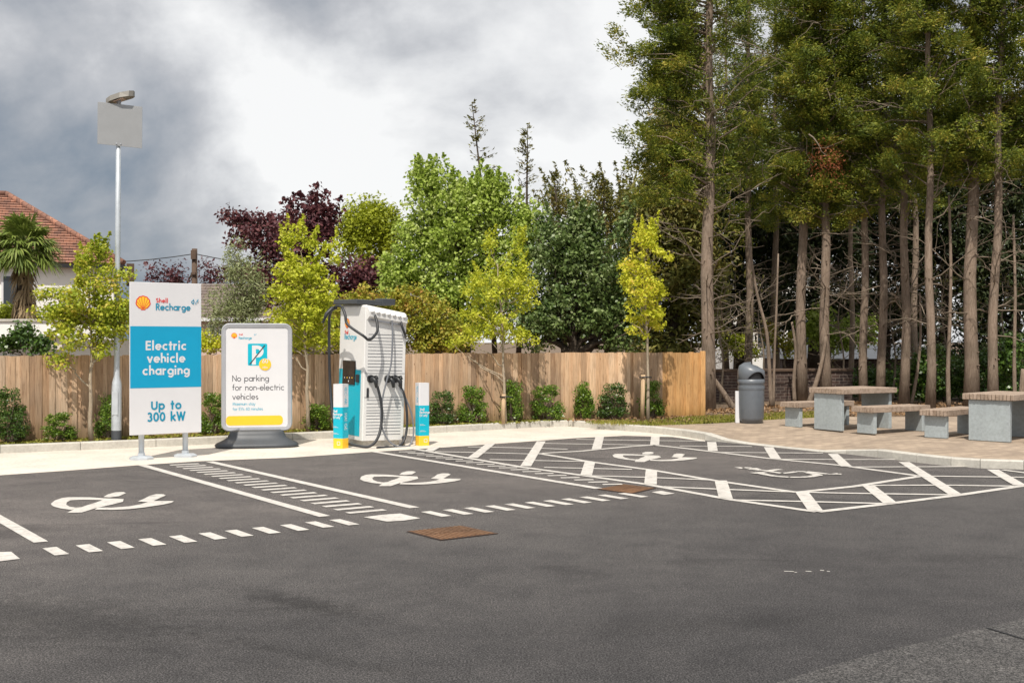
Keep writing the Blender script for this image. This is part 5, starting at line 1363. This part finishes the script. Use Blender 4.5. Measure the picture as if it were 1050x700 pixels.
# flat cloud deck: project the direction on a plane overhead
den=mth('ADD',mth('MAXIMUM',sep.outputs[2],0.0),.62)
cx_=mth('DIVIDE',sep.outputs[0],den); cy_=mth('DIVIDE',sep.outputs[1],den)
cmb=nt.nodes.new('ShaderNodeCombineXYZ'); nt.links.new(cx_,cmb.inputs[0]); nt.links.new(cy_,cmb.inputs[1])
cmb.inputs[2].default_value=9.3
n1=nt.nodes.new('ShaderNodeTexNoise'); n1.inputs['Scale'].default_value=3.4; n1.inputs['Detail'].default_value=10; n1.inputs['Roughness'].default_value=.55; n1.inputs['Distortion'].default_value=.15
nt.links.new(cmb.outputs[0],n1.inputs['Vector'])
def lobe(d,c0,c1):
    d=Vector(d).normalized(); v=vmath('DOT_PRODUCT',gen,tuple(d)).outputs['Value']
    n=nt.nodes.new('ShaderNodeMapRange'); n.interpolation_type='SMOOTHSTEP'; n.clamp=True
    nt.links.new(v,n.inputs[0]); n.inputs[1].default_value=c0; n.inputs[2].default_value=c1; return n.outputs[0]
def dirpx(px,py): return ((px-CX)/F,1,(350-py)/F)
dark=lobe(dirpx(100,285),.971,.996)         # rain cloud low on the left
brt=lobe(dirpx(520,150),.972,.9995)        # bright break
brt2=lobe(dirpx(210,120),.985,.9998)
top=lobe(dirpx(430,-30),.978,.9985)
v=mth('MULTIPLY_ADD',n1.outputs[0],1.9,-.27)
v=mth('MULTIPLY_ADD',brt,.32,v); v=mth('MULTIPLY_ADD',brt2,.22,v); v=mth('MULTIPLY_ADD',top,-.20,v); v=mth('MULTIPLY_ADD',dark,-.52,v)
rp=nt.nodes.new('ShaderNodeValToRGB'); e=rp.color_ramp.elements
for _ in range(3): e.new(.5)
for i,(p,c) in enumerate(((.12,(.185,.235,.30)),(.34,(.35,.375,.415)),(.52,(.52,.53,.555)),(.68,(.75,.755,.765)),(.84,(.93,.93,.925)))): e[i].position=p; e[i].color=c4(c)
nt.links.new(v,rp.inputs[0])
bg2=nt.nodes.new('ShaderNodeBackground'); nt.links.new(rp.outputs[0],bg2.inputs[0]); bg2.inputs[1].default_value=1.0
mx=nt.nodes.new('ShaderNodeMixShader'); mx.inputs[0].default_value=.93
nt.links.new(bg1.outputs[0],mx.inputs[1]); nt.links.new(bg2.outputs[0],mx.inputs[2]); nt.links.new(mx.outputs[0],out.inputs[0])

sl=bpy.data.lights.new('sun','SUN'); sl.energy=4.4; sl.angle=R(.6); sl.color=(1,.93,.83)
so=bpy.data.objects.new('sun',sl); COL.objects.link(so); so.rotation_euler=sun_dir.to_track_quat('Z','Y').to_euler(); so.location=(0,0,30)
cam=bpy.data.cameras.new('camera'); cam.sensor_width=36; cam.lens=36*F/1050; cam.clip_end=5000; cam.clip_start=.05
co=bpy.data.objects.new('camera',cam); COL.objects.link(co); co.location=(0,0,EYE); co.rotation_euler=(R(90),0,0)
scn.camera=co
scn.view_settings.view_transform='Standard'; scn.view_settings.look='None'; scn.view_settings.exposure=.09; scn.view_settings.gamma=1
scn.render.resolution_x=1024; scn.render.resolution_y=682
